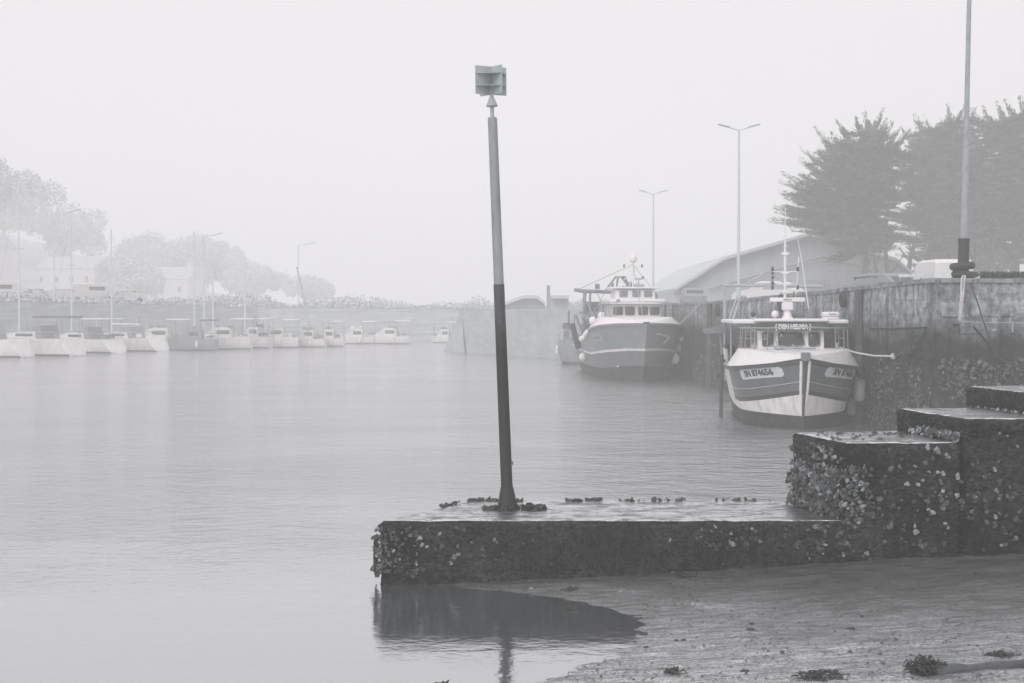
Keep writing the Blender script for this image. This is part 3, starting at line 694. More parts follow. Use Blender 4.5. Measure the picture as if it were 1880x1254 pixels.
# oysters on the foot of the wall
fo = [MB(), MB()]
for _ in range(4200):
    if random.random() < .6: Yw = random.uniform(YC + .2, 46); zz = random.uniform(-.1, 2.2) - .05 * abs(Yw - 40)
    else: Yw = random.uniform(55, 72); zz = random.uniform(-.1, 1.3)
    if random.random() > (.3 + .7 * (fbm(Yw, zz * 2, 3, 3) > -.05)) * min(1, 1.7 - zz * .75): continue
    oyster(fo[random.random() < .35], (wx(Yw) - .05, Yw, zz), (-1, -.3, random.uniform(-.3, .3)), random.uniform(.02, .055), 1.0, random.random())
for _ in range(420):
    X = random.uniform(11.6, 14.5); zz = random.uniform(1.0, 2.15)
    oyster(fo[random.random() < .5], (X, YC - .12, zz), (0, -1, 0), random.uniform(.02, .06), .9, random.random())
tag(fo[0].build('oyster_crust', mat('wall_oyster', .07, .6, g2=.03, scale=14), quay), kind='stuff'); tag(fo[1].build('oyster_crust', mat('wall_oyster_pale', .17, .6, g2=.08, scale=14), quay), kind='stuff')
# land on top and behind
yl = axis([(30, 130, 4), (130, 400, 45)]); m = MB(); vs = []; fs = []
for j, Y in enumerate(yl):
    x0 = wx(max(Y, YC)) + .4 if Y <= 98 else 7.8
    for X in (x0, x0 + 15, 60, 200): vs.append((X, Y if Y > YC else YC + .3 - (39 - Y) * 0, qz(Y) + .045))
for j in range(len(yl) - 1):
    for i in range(3): fs.append((j * 4 + i, j * 4 + i + 1, (j + 1) * 4 + i + 1, (j + 1) * 4 + i))
m.add(vs, fs); tag(m.build('road', asphalt, recalc=False), kind='structure')
# pier stub beyond the second trawler
pier = tag(empty('stone_pier'), 'hazy low stone pier jutting left behind the far trawler, with a sloping rubble end', 'pier')
m = MB(); P0 = Vector((8.2, 97.2)); P1 = Vector((-4.6, 124))
q = wall_face((P0.x, P0.y), (P1.x, P1.y), -1.2, 3.72, 3.70, .8, 'x', amp=.04, thick=5, side=1); m.add(q.v, q.f)
m.build('wall', mat('pier_stone', .42, .9, g2=.32, scale=.7, bump=.3), pier)
m = MB(); vs = []
m.add([(-4.4, 123.6, 3.7), (-6.4, 127.5, -.6), (-3.5, 134, -.6), (-2.4, 130, 3.7), (-4.0, 122, -.6)], [(0, 1, 2, 3), (0, 4, 1)])
m.build('rubble_end', MATS['pier_stone'], pier)

# tyres, timber fenders, ladders on the wall
tyre0 = None
for i, (px, py, hpx, lb) in enumerate(((1556, 550, 30, 'black tyre hung high on the wall just right of the near trawler roof'), (1442, 556, 34, 'black tyre on the wall seen behind the near trawler mast'),
                                       (1323, 570, 24, 'black tyre hung on the wall between the two trawlers'))):
    Yw = 14.25 / ((px - CX) / F + .07); p = at(px, py, Yw); s = hpx / F * Yw / 2
    o = tag(empty('tyre_fender', (wx(Yw) - .16, Yw, p.z)), lb, 'tyre', 'tyres hung as fenders on the quay wall')
    m = MB(); m.torus((0, 0, 0), s * .72, s * .28, Matrix.Rotation(R(90), 3, 'Y'), n=22, sq=1.15); m.build('tyre_body', rubber, o, smooth=True)
    m = MB(); m.tube([(0, 0, s * .8), (.05, 0, s * 1.5), (.12, 0, qz(Yw) - p.z)], .015, 6); m.build('rope', rope_dark, o)
for px, lb in ((1583, 'dark vertical timber rubbing post on the wall, right of the near trawler'), (1306, 'dark vertical rubbing post on the wall between the two trawlers')):
    Yw = 14.25 / ((px - CX) / F + .07); m = MB(); h = qz(Yw) + .3
    m.rbox((0, 0, h / 2 - .2), (.2, .28, h - .3), .03); tag(m.build('rubbing_post', mat('timber_dark', .06, .8, g2=.1, scale=8, stretch=(1, 1, .2)), loc=(wx(Yw) - .12, Yw, 0)), lb, 'rubbing post')

# ------------------------------------------------------------------ mast with tyres on the quay edge
Xp = (1776 - CX) / F * 38.9
pl_ = tag(empty('lamp_mast', (Xp, 39.3, 4.33), 0), 'tall pale mast rising out of view on the quay edge, foot in a dark sleeve', 'mast')
pl_.rotation_euler = (0, R(.9), 0)
m = MB(); m.lathe([(.10, 0), (.095, 1.3), (.085, 3), (.07, 5), (.055, 9.5)], n=14); m.build('pole', mat('pale_pole', .38, .45, g2=.28, scale=4), pl_, smooth=True)
m = MB(); m.lathe([(.15, 0), (.155, .3), (.15, 1.05), (.165, 1.07), (.165, 1.13), (.11, 1.14)], n=14); m.build('sleeve', dark_paint, pl_, smooth=True)
m = MB(); m.lathe([(.08, 3.70), (.088, 3.70), (.088, 3.78), (.078, 3.78)], n=14); m.build('band', steel, pl_, smooth=True)
m = MB(); m.tube([(0, 0, 9.45), (0, 0, 9.8), (-.5, 0, 10.1), (-1.2, 0, 10.25)], .05, 8); m.build('arm', steel, pl_, smooth=True)
m = MB(); m.rbox((-1.5, 0, 10.27), (.7, .25, .12), .05); m.build('lamp_head', pale_grey, pl_, smooth=True)
for i, (dx, z, Rr, r, lb) in enumerate(((.06, .12, .28, .10, 'lower of two stacked dark tyres round the mast foot'), (-.02, .36, .24, .11, 'upper of two stacked dark tyres round the mast foot'))):
    o = tag(empty('tyre_ring', (Xp + dx, 39.3, 4.34 + z)), lb, 'tyre', 'tyres round the mast foot')
    m = MB(); m.torus((0, 0, 0), Rr, r, Matrix.Rotation(R(5 - i * 10), 3, 'Y'), n=26, m=10); m.build('tyre_body', rubber, o, smooth=True)
m = MB(); m.torus((0, 0, 0), .36, .035, Matrix.Rotation(R(-6), 3, 'Y') @ Matrix.Rotation(R(8), 3, 'X'), n=30, m=8)
tag(m.build('rope_loop', rope_white, smooth=True, loc=(Xp - .0, 39.15, 4.36)), 'pale rope loop round the tyres at the mast foot', 'rope')
m = MB()
for dx in (-.03, .03):
    pts = [at(1768 + dx * 90, 512, 38.35), at(1766 + dx * 60, 545, 38.2), at(1762 + dx * 20, 588, 38.3)]; pts.insert(0, Vector((Xp - .1 + dx, 38.9, 4.42))); m.tube(pts, .026, 6)
for k in range(12): p = at(1768.5 - k * .5, 516 + k * 6, 38.25); m.box(p, (.085, .03, .02))
tag(m.build('hanging_ladder', rope_white), 'white rope ladder hanging down the wall from the mast foot', 'ladder')
m = MB(); m.tube([(Xp + .2, 38.9, 4.42)] + [at(a, b, c) for a, b, c in ((1783, 522, 38.35), (1796, 560, 38.3), (1812, 610, 38.3), (1822, 640, 38.35), (1832, 655, 38.4), (1850, 668, 38.4), (1885, 676, 38.4))], .02, 6)
tag(m.build('dark_cable', rope_dark), 'dark mooring cable slanting down the wall right of the ladder', 'cable')
m = MB(); m.tube([at(a, b, 38.42) for a, b in ((1762, 590), (1800, 592), (1850, 592), (1890, 593))], .012, 5); m.box(at(1859, 600, 38.45), (.035, .03, .3)); m.box(at(1825, 606, 38.45), (.1, .05, .05))
tag(m.build('wall_line', steel), 'thin horizontal line fixed along the wall right of the ladder', 'rope')

# ------------------------------------------------------------------ boats
def hull_fn(B, Lb, L_, rake, sheer, fl=.22, p=2.2, under=.55, tail=.9):
    zs0 = sheer(0)
    def stem(z): return -rake * max(0, z) / 2.06 if z >= 0 else -z * .5
    def half(s, z):
        u = max(0, s - stem(z)); g = (1 - (1 - min(u / Lb, 1)) ** p) if z >= 0 else (1 - (1 - min(u / Lb, 1)) ** (p * .8))
        if u > L_ * .6: g *= lerp(1, tail, (u - L_ * .6) / (L_ * .4))
        zz = z / sheer(s)
        k = (1 - fl) + fl * min(1.05, max(0, zz)) if z >= 0 else lerp(1 - fl, under, min(1, -z / .6))
        return B * g * k
    return stem, half
def hull_mesh(stem, half, L_, levels, sheer, mats, n=34, white_from=None, white_idx=0):
    """levels: list of (z at bow, z aft, material index of the band below it), top to bottom; aft value holds from s = 3 on"""
    m = MB(); rows = []
    for zl in levels:
        row = []
        for i in range(n + 1):
            t = (i / n) ** 1.5
            z = zl(-.4); s = stem(z) + t * (L_ - stem(z)); z = zl(s); s = stem(z) + t * (L_ - stem(z)); row.append((s, z))
        rows.append(row)
    for sd_ in (-1, 1):
        base = len(m.v)
        for row in rows:
            for s, z in row: m.v.append((s, sd_ * half(s, z), z))
        q = n + 1
        for r_ in range(len(rows) - 1):
            for i in range(n):
                a = base + r_ * q + i; s = rows[r_][i][0]
                m.f.append((a, a + 1, a + q + 1, a + q)); m.mi.append(white_idx if (white_from is not None and s > white_from and mats[r_] != 3) else mats[r_])
    # transom
    q = n + 1; K = len(rows); per = q * K
    loop = [r_ * q + n for r_ in range(K)] + [per + r_ * q + n for r_ in reversed(range(K))]
    m.f.append(tuple(loop)); m.mi.append(white_idx)
    return m
def band(m, half, s0, s1, z_fn, h, off, sides=(-1, 1), n=26, stem=None, thick=.05):
    for sd_ in sides:
        vs = []; fs = []
        for i in range(n + 1):
            s = lerp(s0, s1, (i / n) ** 1.4); z = z_fn(s)
            if stem: s = max(s, stem(z) + .01)
            y = half(s, z)
            for dz, o in ((h / 2, 0), (h / 2, off), (-h / 2, off), (-h / 2, 0)): vs.append((s, sd_ * (y + o), z + dz))
        for i in range(n):
            for k in range(4): fs.append((i * 4 + k, i * 4 + (k + 1) % 4, (i + 1) * 4 + (k + 1) % 4, (i + 1) * 4 + k))
        fs += [(0, 1, 2, 3), tuple(n * 4 + k for k in range(4))]
        m.add(vs, fs)
def hull_text(parent, half, string, sc, zc, size, side, name_mat, plate_mat, slope=.08, width=None, bold=.012):
    """registration plate wrapped on the bow; side = -1 viewer's left (text runs towards the bow), +1 viewer's right"""
    vs, fs = text2d(string, size, bold); wd_ = (width or (max(v[0] for v in vs) - min(v[0] for v in vs))) 
    def mp(a, b_, off):
        # walk along the hull at constant height
        s = sc - a * side * .80
        z = zc + b_ + slope * a; return (s, side * (half(s, z) + off), z)
    m = MB(); m.add([mp(a, b_, .022) for a, b_ in vs], fs)
    pm_ = MB(); nx = 20; hw = wd_ / 2 + size * .35; hh = size * .62; ring = []
    vv = []; ff = []
    for i in range(nx + 1):
        a = lerp(-hw, hw, i / nx); e = min(1, (hw - abs(a)) / (size * .3)); k = hh * (.55 + .45 * math.sqrt(max(0, 1 - (1 - e) ** 2)))
        vv += [mp(a, k, .012), mp(a, -k, .012)]
    for i in range(nx): ff.append((2 * i, 2 * i + 2, 2 * i + 3, 2 * i + 1))
    pm_.add(vv, ff); pp = pm_.build('registration_plate', plate_mat, parent, recalc=False); l = m.build('lettering', name_mat, pp, recalc=False)
    return pp
def rail(m, pts, r=.014):
    m.tube(pts, r, 6)
def window(parent, c, d, mt=None, fr=None, r=.05, face=-1):
    """glazing in a thin frame lying on a wall that faces -x (towards the bow)"""
    m = MB(); m.rbox((0, 0, 0), (d[1], d[2], .02), r)      # built lying down, then stood up
    def st(v): return (c[0] + face * 0 - v[2], c[1] + v[0], c[2] + v[1])
    m.v = [st(v) for v in m.v]; return m.build('window', mt or glass, parent, smooth=True)

# ---- near trawler -------------------------------------------------------------
TH = R(3.6)                        # aft axis turned 3.6 deg to the right of straight away
BX, BY = (1474 - CX) / F * 42.0, 42.0
tr = tag(empty('fishing_boat', (BX, BY, 0), R(90) - TH), 'near small grey and white trawler moored bow-on against the wall, lettered wheelhouse board', 'fishing boat', 'trawlers moored along the right quay')
# local: x aft, y to the viewer's left is +y? (x aft = away from camera; y = left)
LT = 7.6
sheer0 = lambda s: interp([(-.6, 2.09), (0, 1.93), (.5, 1.86), (1, 1.81), (2, 1.76), (3, 1.75), (5, 1.70), (8, 1.75)], s)
sheer = sheer0
stem, half = hull_fn(1.92, 2.55, LT, .62, sheer)
Z = lambda *p: (lambda s: interp(list(p), s))
def G(z0, z1, z2=None, Lb=2.55, rk=.62, zs=2.06):
    def f(s):
        u = min(1, max(0, s + rk * max(0, z0) / zs) / Lb); g = 1 - (1 - u) ** 2.2
        return lerp(z0, z1, g) if s < 3 or z2 is None else lerp(z1, z2, min(1, (s - 3) / 5))
    return f
levels = [sheer, lambda s: sheer0(s) - .15, G(1.16, .80, .74), G(1.03, .67, .60), G(.36, .42, .56), Z((0, .02), (8, .02)), Z((0, -.5), (8, -.5))]
hm = hull_mesh(stem, half, LT, levels, sheer, [2, 0, 2, 1, 3, 3], white_from=3.1, white_idx=1)
hm.build('hull', [grey_paint, white_dirty, dark_paint, antifoul], tr, smooth=True)
m = MB(); band(m, half, -.6, 3.05, G(1.42, 1.06, 1.0), .022, .02, stem=stem); m.build('rubbing_strake', pale_grey, tr)
m = MB(); band(m, half, -.6, LT, lambda s: sheer0(s) - .07, .10, .05, stem=stem); m.build('rub_rail', mat('rail_grey', .05, .5), tr)
# stem bar: two pale strips with a dark line between
m = MB(); m2 = MB()
zz = [2.0, 1.6, 1.2, .95, .7, .4, .34]
for q in (-1, 1): m.tube([(stem(z) + .03, q * dy, z) for z, dy in zip(zz, (.12, .11, .10, .085, .06, .035, .03))], [.045, .045, .045, .04, .03, .015, .01], 8)
m2.tube([(stem(z) - .012, 0, z) for z in zz + [.1, -.2]], .038, 8)
m.build('stem_bar', white_paint, tr, smooth=True); m2.build('stem_line', dark_paint, tr)
m = MB(); m.rbox((stem(2.1) + .02, 0, 2.13), (.16, .27, .26), .03); m.build('stem_head', mid_grey, tr, smooth=True)
# whaleback foredeck: white surface sloping in from the sheer up to the deck edge
DZ = 2.30
def dk(s):                          # deck edge half-breadth
    return max(.02, half(s, sheer(s)) - interp([(-.6, .0), (0, .06), (1, .2), (2, .29), (3.2, .33)], s))
n_ = 24; vs = []; fs = []; ss = [lerp(-.58, 3.15, (i / n_) ** 1.3) for i in range(n_ + 1)]
m = MB()
for sd_ in (-1, 1):
    vs = []; fs = []
    for s in ss: vs += [(s, sd_ * (half(s, sheer(s)) + .03), sheer(s) + .0), (s, sd_ * dk(s), interp([(-.6, 2.16), (0, 2.22), (1, DZ), (4, DZ)], s))]
    fs = [(2 * i, 2 * i + 2, 2 * i + 3, 2 * i + 1) for i in range(n_)]; m.add(vs, fs)
vs = []
for s in ss: z = interp([(-.6, 2.16), (0, 2.22), (1, DZ), (4, DZ)], s) - .003; vs += [(s, -dk(s), z), (s, dk(s), z)]
m.add(vs, [(2 * i, 2 * i + 2, 2 * i + 3, 2 * i + 1) for i in range(n_)])
s = 3.15; m.add([(s, -half(s, 1.75), 1.75), (s, half(s, 1.75), 1.75), (s, dk(s), DZ), (s, -dk(s), DZ)], [(0, 1, 2, 3)])
m.build('foredeck', white_paint, tr, smooth=True)
# working deck and bulwark aft
m = MB(); m.add([(3.1, -1.7, 1.1), (3.1, 1.7, 1.1), (LT - .05, 1.6, 1.1), (LT - .05, -1.6, 1.1)], [(0, 1, 2, 3)]); m.build('work_deck', pale_grey, tr)
m = MB(); m.rbox((5.6, 1.78, 1.95), (.5, .14, .62), .04); m.build('bulwark_post', white_dirty, tr, smooth=True)
m = MB(); m.rbox((6.9, 1.70, 1.9), (.3, .12, .42), .04); m.build('bulwark_post', white_dirty, tr, smooth=True)
# rails
m = MB(); RZ = 2.93; rp = [(s, dk(s) - .04) for s in (3.05, 2.2, 1.4, .8, .3)]
top = [(s, y, RZ + .03 * (3 - s) / 3) for s, y in rp] + [(-.1, 0, RZ + .06)] + [(s, -y, RZ + .03 * (3 - s) / 3) for s, y in reversed(rp)]
m.tube(top, .02, 8)
for i, (s, y) in enumerate(rp):
    for q in (1, -1): m.tube([(s, q * y, DZ), (s - .05, q * y * .98, RZ)], .016, 6)
for q in (1, -1): m.tube([(rp[0][0], q * rp[0][1], 2.62), (2.3, q * (dk(2.3) - .04), 2.62)], .014, 6); m.tube([(1.4, q * (dk(1.4) - .04), 2.62), (.3, q * (dk(.3) - .04), 2.63)], .014, 6)
m.build('guard_rail', mat('stainless_rail', .35, .4, metal=.3), tr, smooth=True)
# wheelhouse
WS = 2.55; m = MB(); m.prism([(WS, DZ - .3), (WS + .14, 2.87), (5.0, 2.87), (5.0, DZ - 1.2), (WS, DZ - 1.2)], -1.02, 1.02, axis='y')
wh = m.build('wheelhouse', white_paint, tr)
for c, wd2 in ((0, .80), (.72, .36), (-.72, .36)):
    window(tr, (WS + .055, c, 2.585), (0, wd2, .46), r=.06)
for q in (1, -1):
    mm_ = MB(); mm_.box((3.3, q * 1.03, 2.6), (.6, .02, .42)); mm_.box((4.2, q * 1.03, 2.6), (.6, .02, .42)); mm_.build('window', glass, tr)
for c in (.44, -.44): m = MB(); m.tube([(WS + .06, c, 2.36), (WS + .03, c + .1, 2.86)], .012, 5); m.build('wiper', steel, tr)
m = MB(); m.prism([(WS - .16, 2.855), (WS - .20, 3.085), (WS - .1, 3.09), (WS - .02, 2.855)], -1.16, 1.12); 
nb = m.build('name_board', mat('board_grey', .075, .4), tr)
vs, fs = text2d('{ DEN HELMIA }', .205, .012); xc = max(v[0] for v in vs) - min(v[0] for v in vs); kx = 1.0 / xc * 1.12
m = MB(); m.add([(WS - .192 - .17 * b_, -a * kx - .03, 2.972 + b_) for a, b_ in vs], fs); m.build('lettering', white_paint, nb, recalc=False)
m = MB(); m.rbox((4.9, 0, 3.13), (4.4, 3.62, .14), .06); m.rbox((3.0, 0, 3.17), (1.1, 2.3, .12), .06); m.build('roof', white_paint, tr, smooth=True)
m = MB(); m.box((4.7, 0, 3.045), (3.6, 3.4, .03)); m.build('roof_underside', mid_grey, tr)
for x_, y_ in ((6.9, 1.66), (6.9, -1.66), (4.9, 1.66), (4.9, -1.66)): m = MB(); m.tube([(x_, y_, 1.1), (x_, y_, 3.05)], .035, 8); m.build('roof_post', steel, tr, smooth=True)
# side vent with a dark lamp
m = MB(); m.box((3.25, 1.10, 3.15), (.2, .2, .3), taper=.75); v_ = m.build('ventilator', pale_grey, tr); m = MB(); m.ball((3.2, 1.12, 3.36), .085, n=12); m.build('lamp', dark_paint, tr, smooth=True)
# liferaft canister
m = MB(); m.rbox((3.9, -1.42, 3.36), (.42, .56, .17), .07); m.rbox((3.9, -1.42, 3.245), (.38, .52, .1), .04); lr = m.build('liferaft_canister', white_paint, tr, smooth=True)
m = MB(); m.box((3.675, -1.45, 3.37), (.006, .22, .025)); m.build('canister_marking', mid_grey, lr)
# radar, mast, lights, aerials
m = MB(); m.lathe([(.22, 3.2), (.14, 3.3), (.10, 3.45), (.10, 3.5)], c=(3.5, .0, 0), n=14); m.build('radar_pedestal', white_paint, tr, smooth=True)
m = MB(); m.rbox((3.5, 0, 3.62), (.3, .36, .26), .05); m.build('radar_gearbox', white_paint, tr, smooth=True)
m = MB(); m.rbox((3.5, 0, 3.83), (.12, 1.12, .14), .03, n=2); ra = m.build('radar_scanner', white_paint, tr, smooth=True)
vs, fs = text2d('SIMRAD', .075, .003); m = MB(); m.add([(3.437, -a, 3.83 + b_) for a, b_ in vs], fs); m.build('lettering', mid_grey, ra, recalc=False)
m = MB(); m.ball((3.3, .42, 3.37), .115); m.tube([(3.3, .42, 3.2), (3.3, .42, 3.3)], .02, 6); m.build('aerial_dome', white_paint, tr, smooth=True)
MS = 3.75
m = MB(); m.tube([(MS, .05, 3.2), (MS, .05, 5.35), (MS, .05, 5.9), (MS, .05, 6.75)], [.045, .04, .022, .010], 8); m.build('mast', white_paint, tr, smooth=True)
m = MB()
for z, hw in ((4.74, .42), (4.15, .42), (5.35, .1)):
    m.tube([(MS - .03, .05 - hw, z), (MS - .03, .05, z - .02), (MS - .03, .05 + hw, z)], .018, 6); m.prism([(.05 - .16, z - .01), (.05 + .16, z - .01), (.05 + .06, z - .09), (.05 - .06, z - .09)], MS - .06, MS + .02, axis='x')
m.tube([(MS - .03, -.05, 5.55), (MS - .03, .16, 5.55)], .012, 6)
m.build('crosstree', white_paint, tr)
for z in (4.74, 4.15):
    for q in (1, -1): m = MB(); m.lathe([(.03, 0), (.04, .01), (.04, .12), (.025, .14)], c=(MS - .03, .05 + q * .40, z + .01), n=10); m.build('mast_light', dark_paint, tr, smooth=True)
m = MB(); m.tube([(4.0, -.32, 3.85), (4.0, -.42, 5.22)], .018, 6); m.tube([(4.0, -.75, 3.5), (4.0, -.50, 5.2), (4.0, -.38, 5.8)], [.022, .016, .01], 6); m.build('whip_aerial', white_paint, tr, smooth=True)
m = MB(); m.tube([(3.9, -.2, 3.2), (3.9, -.2, 3.55)], .012, 6); m.tube([(3.9, -.3, 3.52), (3.9, -.85, 3.52)], .014, 6); m.tube([(3.9, -.6, 3.2), (3.9, -.6, 3.8)], .016, 6); m.rbox((3.9, -.42, 3.35), (.12, .46, .14), .05); m.tube([(4.0, -.25, 4.1), (4.0, -.6, 3.45)], .02, 6)
m.build('deck_gear', mid_grey, tr, smooth=True)
# aft gantry with an A-shaped top and a slanting derrick
m = MB(); GS = 6.7; GY = 4.36
m.tube([(GS, 1.75, GY), (GS, -1.6, GY - .05)], .055, 8); m.tube([(GS, 1.72, GY), (GS, 1.70, 1.6)], .05, 8)
m.tube([(GS, .95, GY + .05), (GS, .30, GY + .48), (GS, -.35, GY + .05)], .03, 6); m.tube([(GS, .2, GY + .5), (GS, .1, GY + .05)], .05, 6)
m.box((GS, .0, GY - .1), (.2, .8, .12)); m.tube([(5.5, 1.55, 3.2), (6.6, 1.2, 3.95)], .04, 8); m.tube([(5.4, 1.68, 3.2), (6.5, 1.33, 3.95)], .025, 8)
m.build('gantry', pale_grey, tr, smooth=True)
for dz in (.42, .25, .08): m = MB(); m.ball((GS - .1, .1, GY + dz), .05, n=8, m=6); m.build('deck_light', dark_paint, tr, smooth=True)
# net gallows on the viewer's left quarter, dark gear under it
m = MB(); m.prism([(1.75, 3.02), (2.55, 2.85), (2.45, 2.70), (1.75, 2.72)], 5.6, 5.75, axis='x'); m.tube([(5.7, 1.85, 1.7), (5.7, 1.95, 2.8)], .05, 8); m.tube([(5.7, 2.35, 2.75), (5.7, 2.3, 2.4), (5.7, 2.1, 2.3)], .03, 6)
m.build('net_gallows', mid_grey, tr, smooth=True)
m = MB()
for k in range(14): m.ball((5.2 + random.uniform(-.3, .3), 1.5 + random.uniform(-.35, .4), 2.0 + random.uniform(-.2, .35)), random.uniform(.06, .13), n=8, m=6)
tag(m.build('fishing_gear', rope_dark, tr, smooth=True), kind='stuff')
m = MB(); m.rbox((4.6, 0, .0), (.1, .1, .1), .02); 
hull_text(tr, half, 'SN 874656', .56, 1.60, .25, 1, dark_paint, mat('plate_pale', .62, .5), slope=.10, width=1.5)
hull_text(tr, half, 'SN 874656', .62, 1.60, .25, -1, dark_paint, MATS['plate_pale'], slope=-.10, width=1.5)
# anchor and bits on the foredeck
m = MB(); m.tube([(.6, .0, DZ + .02), (.3, .25, DZ + .16), (.35, .32, DZ + .03)], .022, 6); m.tube([(.9, -.5, DZ + .04), (.5, .5, DZ + .05)], .03, 6); m.box((1.1, .55, DZ + .06), (.4, .3, .1)); m.build('anchor', steel, tr, smooth=True)
m = MB()
for q in (1, -1): m.lathe([(.04, 0), (.04, .16), (.06, .17), (.06, .2)], c=(1.5, q * 1.25, DZ), n=8)
m.build('bollard', steel, tr, smooth=True)
# long plank fender hung in the water at the left quarter: rests on the boat, its own thing
def W(o, p):
    a = o.rotation_euler.z; return Vector((o.location.x + p[0] * math.cos(a) - p[1] * math.sin(a), o.location.y + p[0] * math.sin(a) + p[1] * math.cos(a), p[2]))
m = MB(); m.tube([W(tr, (5.0, 1.96, 2.0)), W(tr, (5.0, 1.97, 1.0)), W(tr, (5.0, 1.98, -.3))], [.06, .065, .065], 8)
tag(m.build('fender_spar', mat('spar_dark', .07, .8), smooth=True), 'dark upright spar hanging in the water at the left quarter of the near trawler', 'spar')
def fender(name, c, r, h, lb, mt=orange_grey, grp='fenders hung beside the trawlers'):
    m = MB(); m.lathe([(r * .25, -h / 2 - .03), (r * .7, -h / 2), (r, -h / 2 + r * .5), (r, -.02), (r * 1.02, 0), (r, .02), (r, h / 2 - r * .5), (r * .7, h / 2), (r * .25, h / 2 + .04)], n=14)
    o = empty(name, c); tag(o, lb, 'fender', grp); m.build('body', mt, o, smooth=True)
    m = MB(); m.tube([(0, 0, h / 2), (0, 0, h / 2 + .3)], .012, 5); m.build('line', rope_dark, o); return o
fender('fender', W(tr, (2.6, -2.12, 1.02)), .17, .72, 'pale cylindrical fender between the near trawler and the wall')
fender('fender', W(tr, (3.2, -2.0, .42)), .14, .5, 'small dull fender low at the near trawler waterline by the wall', pale_grey)
o = tag(empty('tyre_fender', W(tr, (2.3, -2.1, 1.62))), 'black tyre squeezed at the near trawler shoulder, above the pale fender', 'tyre')
m = MB(); m.torus((0, 0, 0), .17, .1, Matrix.Rotation(R(80), 3, 'Y') @ Matrix.Rotation(R(30), 3, 'X'), n=18); m.build('tyre_body', rubber, o, smooth=True)
p0 = W(tr, (1.6, -1.35, 2.34)); p1 = at(1640, 654, 41.0); p2 = at(1668, 647, 40.9); p1.x = min(p1.x, wx(41) - .15)
m = MB(); m.tube([p0, p0.lerp(p1, .3) + Vector((0, 0, -.07)), p0.lerp(p1, .65) + Vector((0, 0, -.08)), p1], .03, 7); m.ball(p1, .09, n=8, m=6)
tag(m.build('mooring_rope', rope_white, smooth=True), 'taut pale mooring rope from the near trawler deck to the wall', 'rope')
m = MB(); q = [p1, at(1655, 651, 40.8), at(1668, 647, 40.4), at(1682, 636, 39.9), at(1698, 610, 39.4)]
for i in range(len(q) - 1):
    for k in range(5):
        c = q[i].lerp(q[i + 1], k / 5); c.x = min(c.x, wx(c.y) - .12); m.torus(c, .06, .024, Matrix.Rotation(R(90 * (k % 2) + 20), 3, 'X'), n=10, m=5)
m.torus((wx(40.5) - .14, 40.5, at(1668, 647, 40.5).z), .14, .03, Matrix.Rotation(R(70), 3, 'X'), n=14, m=6)
tag(m.build('mooring_chain', rope_dark), 'dark chain and ring holding the pale mooring rope to the wall', 'chain')

# ---- far trawler ----------------------------------------------------------------
B2X, B2Y = (1181 - CX) / F * 72.0, 72.0
t2 = tag(empty('fishing_boat', (B2X, B2Y, 0), R(90) + R(3.5)), 'bigger hazy grey trawler further along the wall with gantry, mast and hanging buoys', 'fishing boat', 'trawlers moored along the right quay')
L2 = 14.0
sheer2 = lambda s: interp([(-1, 2.88), (0, 2.85), (1, 2.78), (2.5, 2.58), (4.5, 2.3), (7, 2.05), (14, 2.1)], s)
stem2, half2 = hull_fn(2.44, 4.2, L2, .85, sheer2, fl=.26, p=2.6)
lv2 = [sheer2, Z((0, 1.62), (2.5, 1.4), (4.5, 1.30), (7, 1.35), (14, 1.4)), Z((0, 1.5), (2.5, 1.28), (4.5, 1.18), (7, 1.23), (14, 1.28)), Z((0, .75), (2, .55), (14, .5)), Z((0, .02), (14, .02)), Z((0, -.6), (14, -.6))]
hm = hull_mesh(stem2, half2, L2, lv2, sheer2, [0, 1, 2, 3, 3], n=36)
hm.build('hull', [mat('hull_blue_grey', .26, .4, g2=.21, scale=1.5), white_dirty, mat('hull_dark_grey', .14, .5, g2=.17, scale=2), mat('antifoul_dark', .03, .7, g2=.06, scale=3)], t2, smooth=True)
m = MB(); band(m, half2, -1.1, L2, lambda s: sheer2(s) - .03, .12, .06, stem=stem2); m.build('rub_rail', mid_grey, t2)
m = MB(); m.prism([(.02, 1.0), (.9, .72), (.9, .55), (.02, .2)], -.01, .01); 
m2 = MB(); m2.add([(stem2(.9) + .02, .03, .95), (stem2(.3) + .02, .03, .35), (1.0, half2(1.0, .45) + .02, .55), (1.0, half2(1.0, .75) + .02, .7)], [(0, 1, 2, 3)]); m2.build('bow_patch', white_dirty, t2)
def dk2(s): return max(.03, half2(s, sheer2(s)) - interp([(-1.1, .05), (0, .25), (2, .6), (5, .75)], s))
m = MB(); ss = [lerp(-1.05, 5.2, (i / 24) ** 1.3) for i in range(25)]; tz = lambda s: interp([(-1.1, 2.95), (0, 3.12), (1.5, 3.2), (6, 3.2)], s)
for sd_ in (-1, 1):
    vs = []
    for s in ss: vs += [(s, sd_ * (half2(s, sheer2(s)) + .02), sheer2(s)), (s, sd_ * dk2(s), tz(s))]
    m.add(vs, [(2 * i, 2 * i + 2, 2 * i + 3, 2 * i + 1) for i in range(24)])
vs = []
for s in ss: vs += [(s, -dk2(s), tz(s)), (s, dk2(s), tz(s))]
m.add(vs, [(2 * i, 2 * i + 2, 2 * i + 3, 2 * i + 1) for i in range(24)])
m.add([(5.2, -half2(5.2, 2.2), 2.2), (5.2, half2(5.2, 2.2), 2.2), (5.2, dk2(5.2), 3.2), (5.2, -dk2(5.2), 3.2)], [(0, 1, 2, 3)])
m.build('foredeck', white_paint, t2, smooth=True)
m = MB(); m.box((9.5, 0, 1.5), (8.8, 4.4, .1)); m.build('work_deck', pale_grey, t2)
WS2 = 4.6; oy = -.35
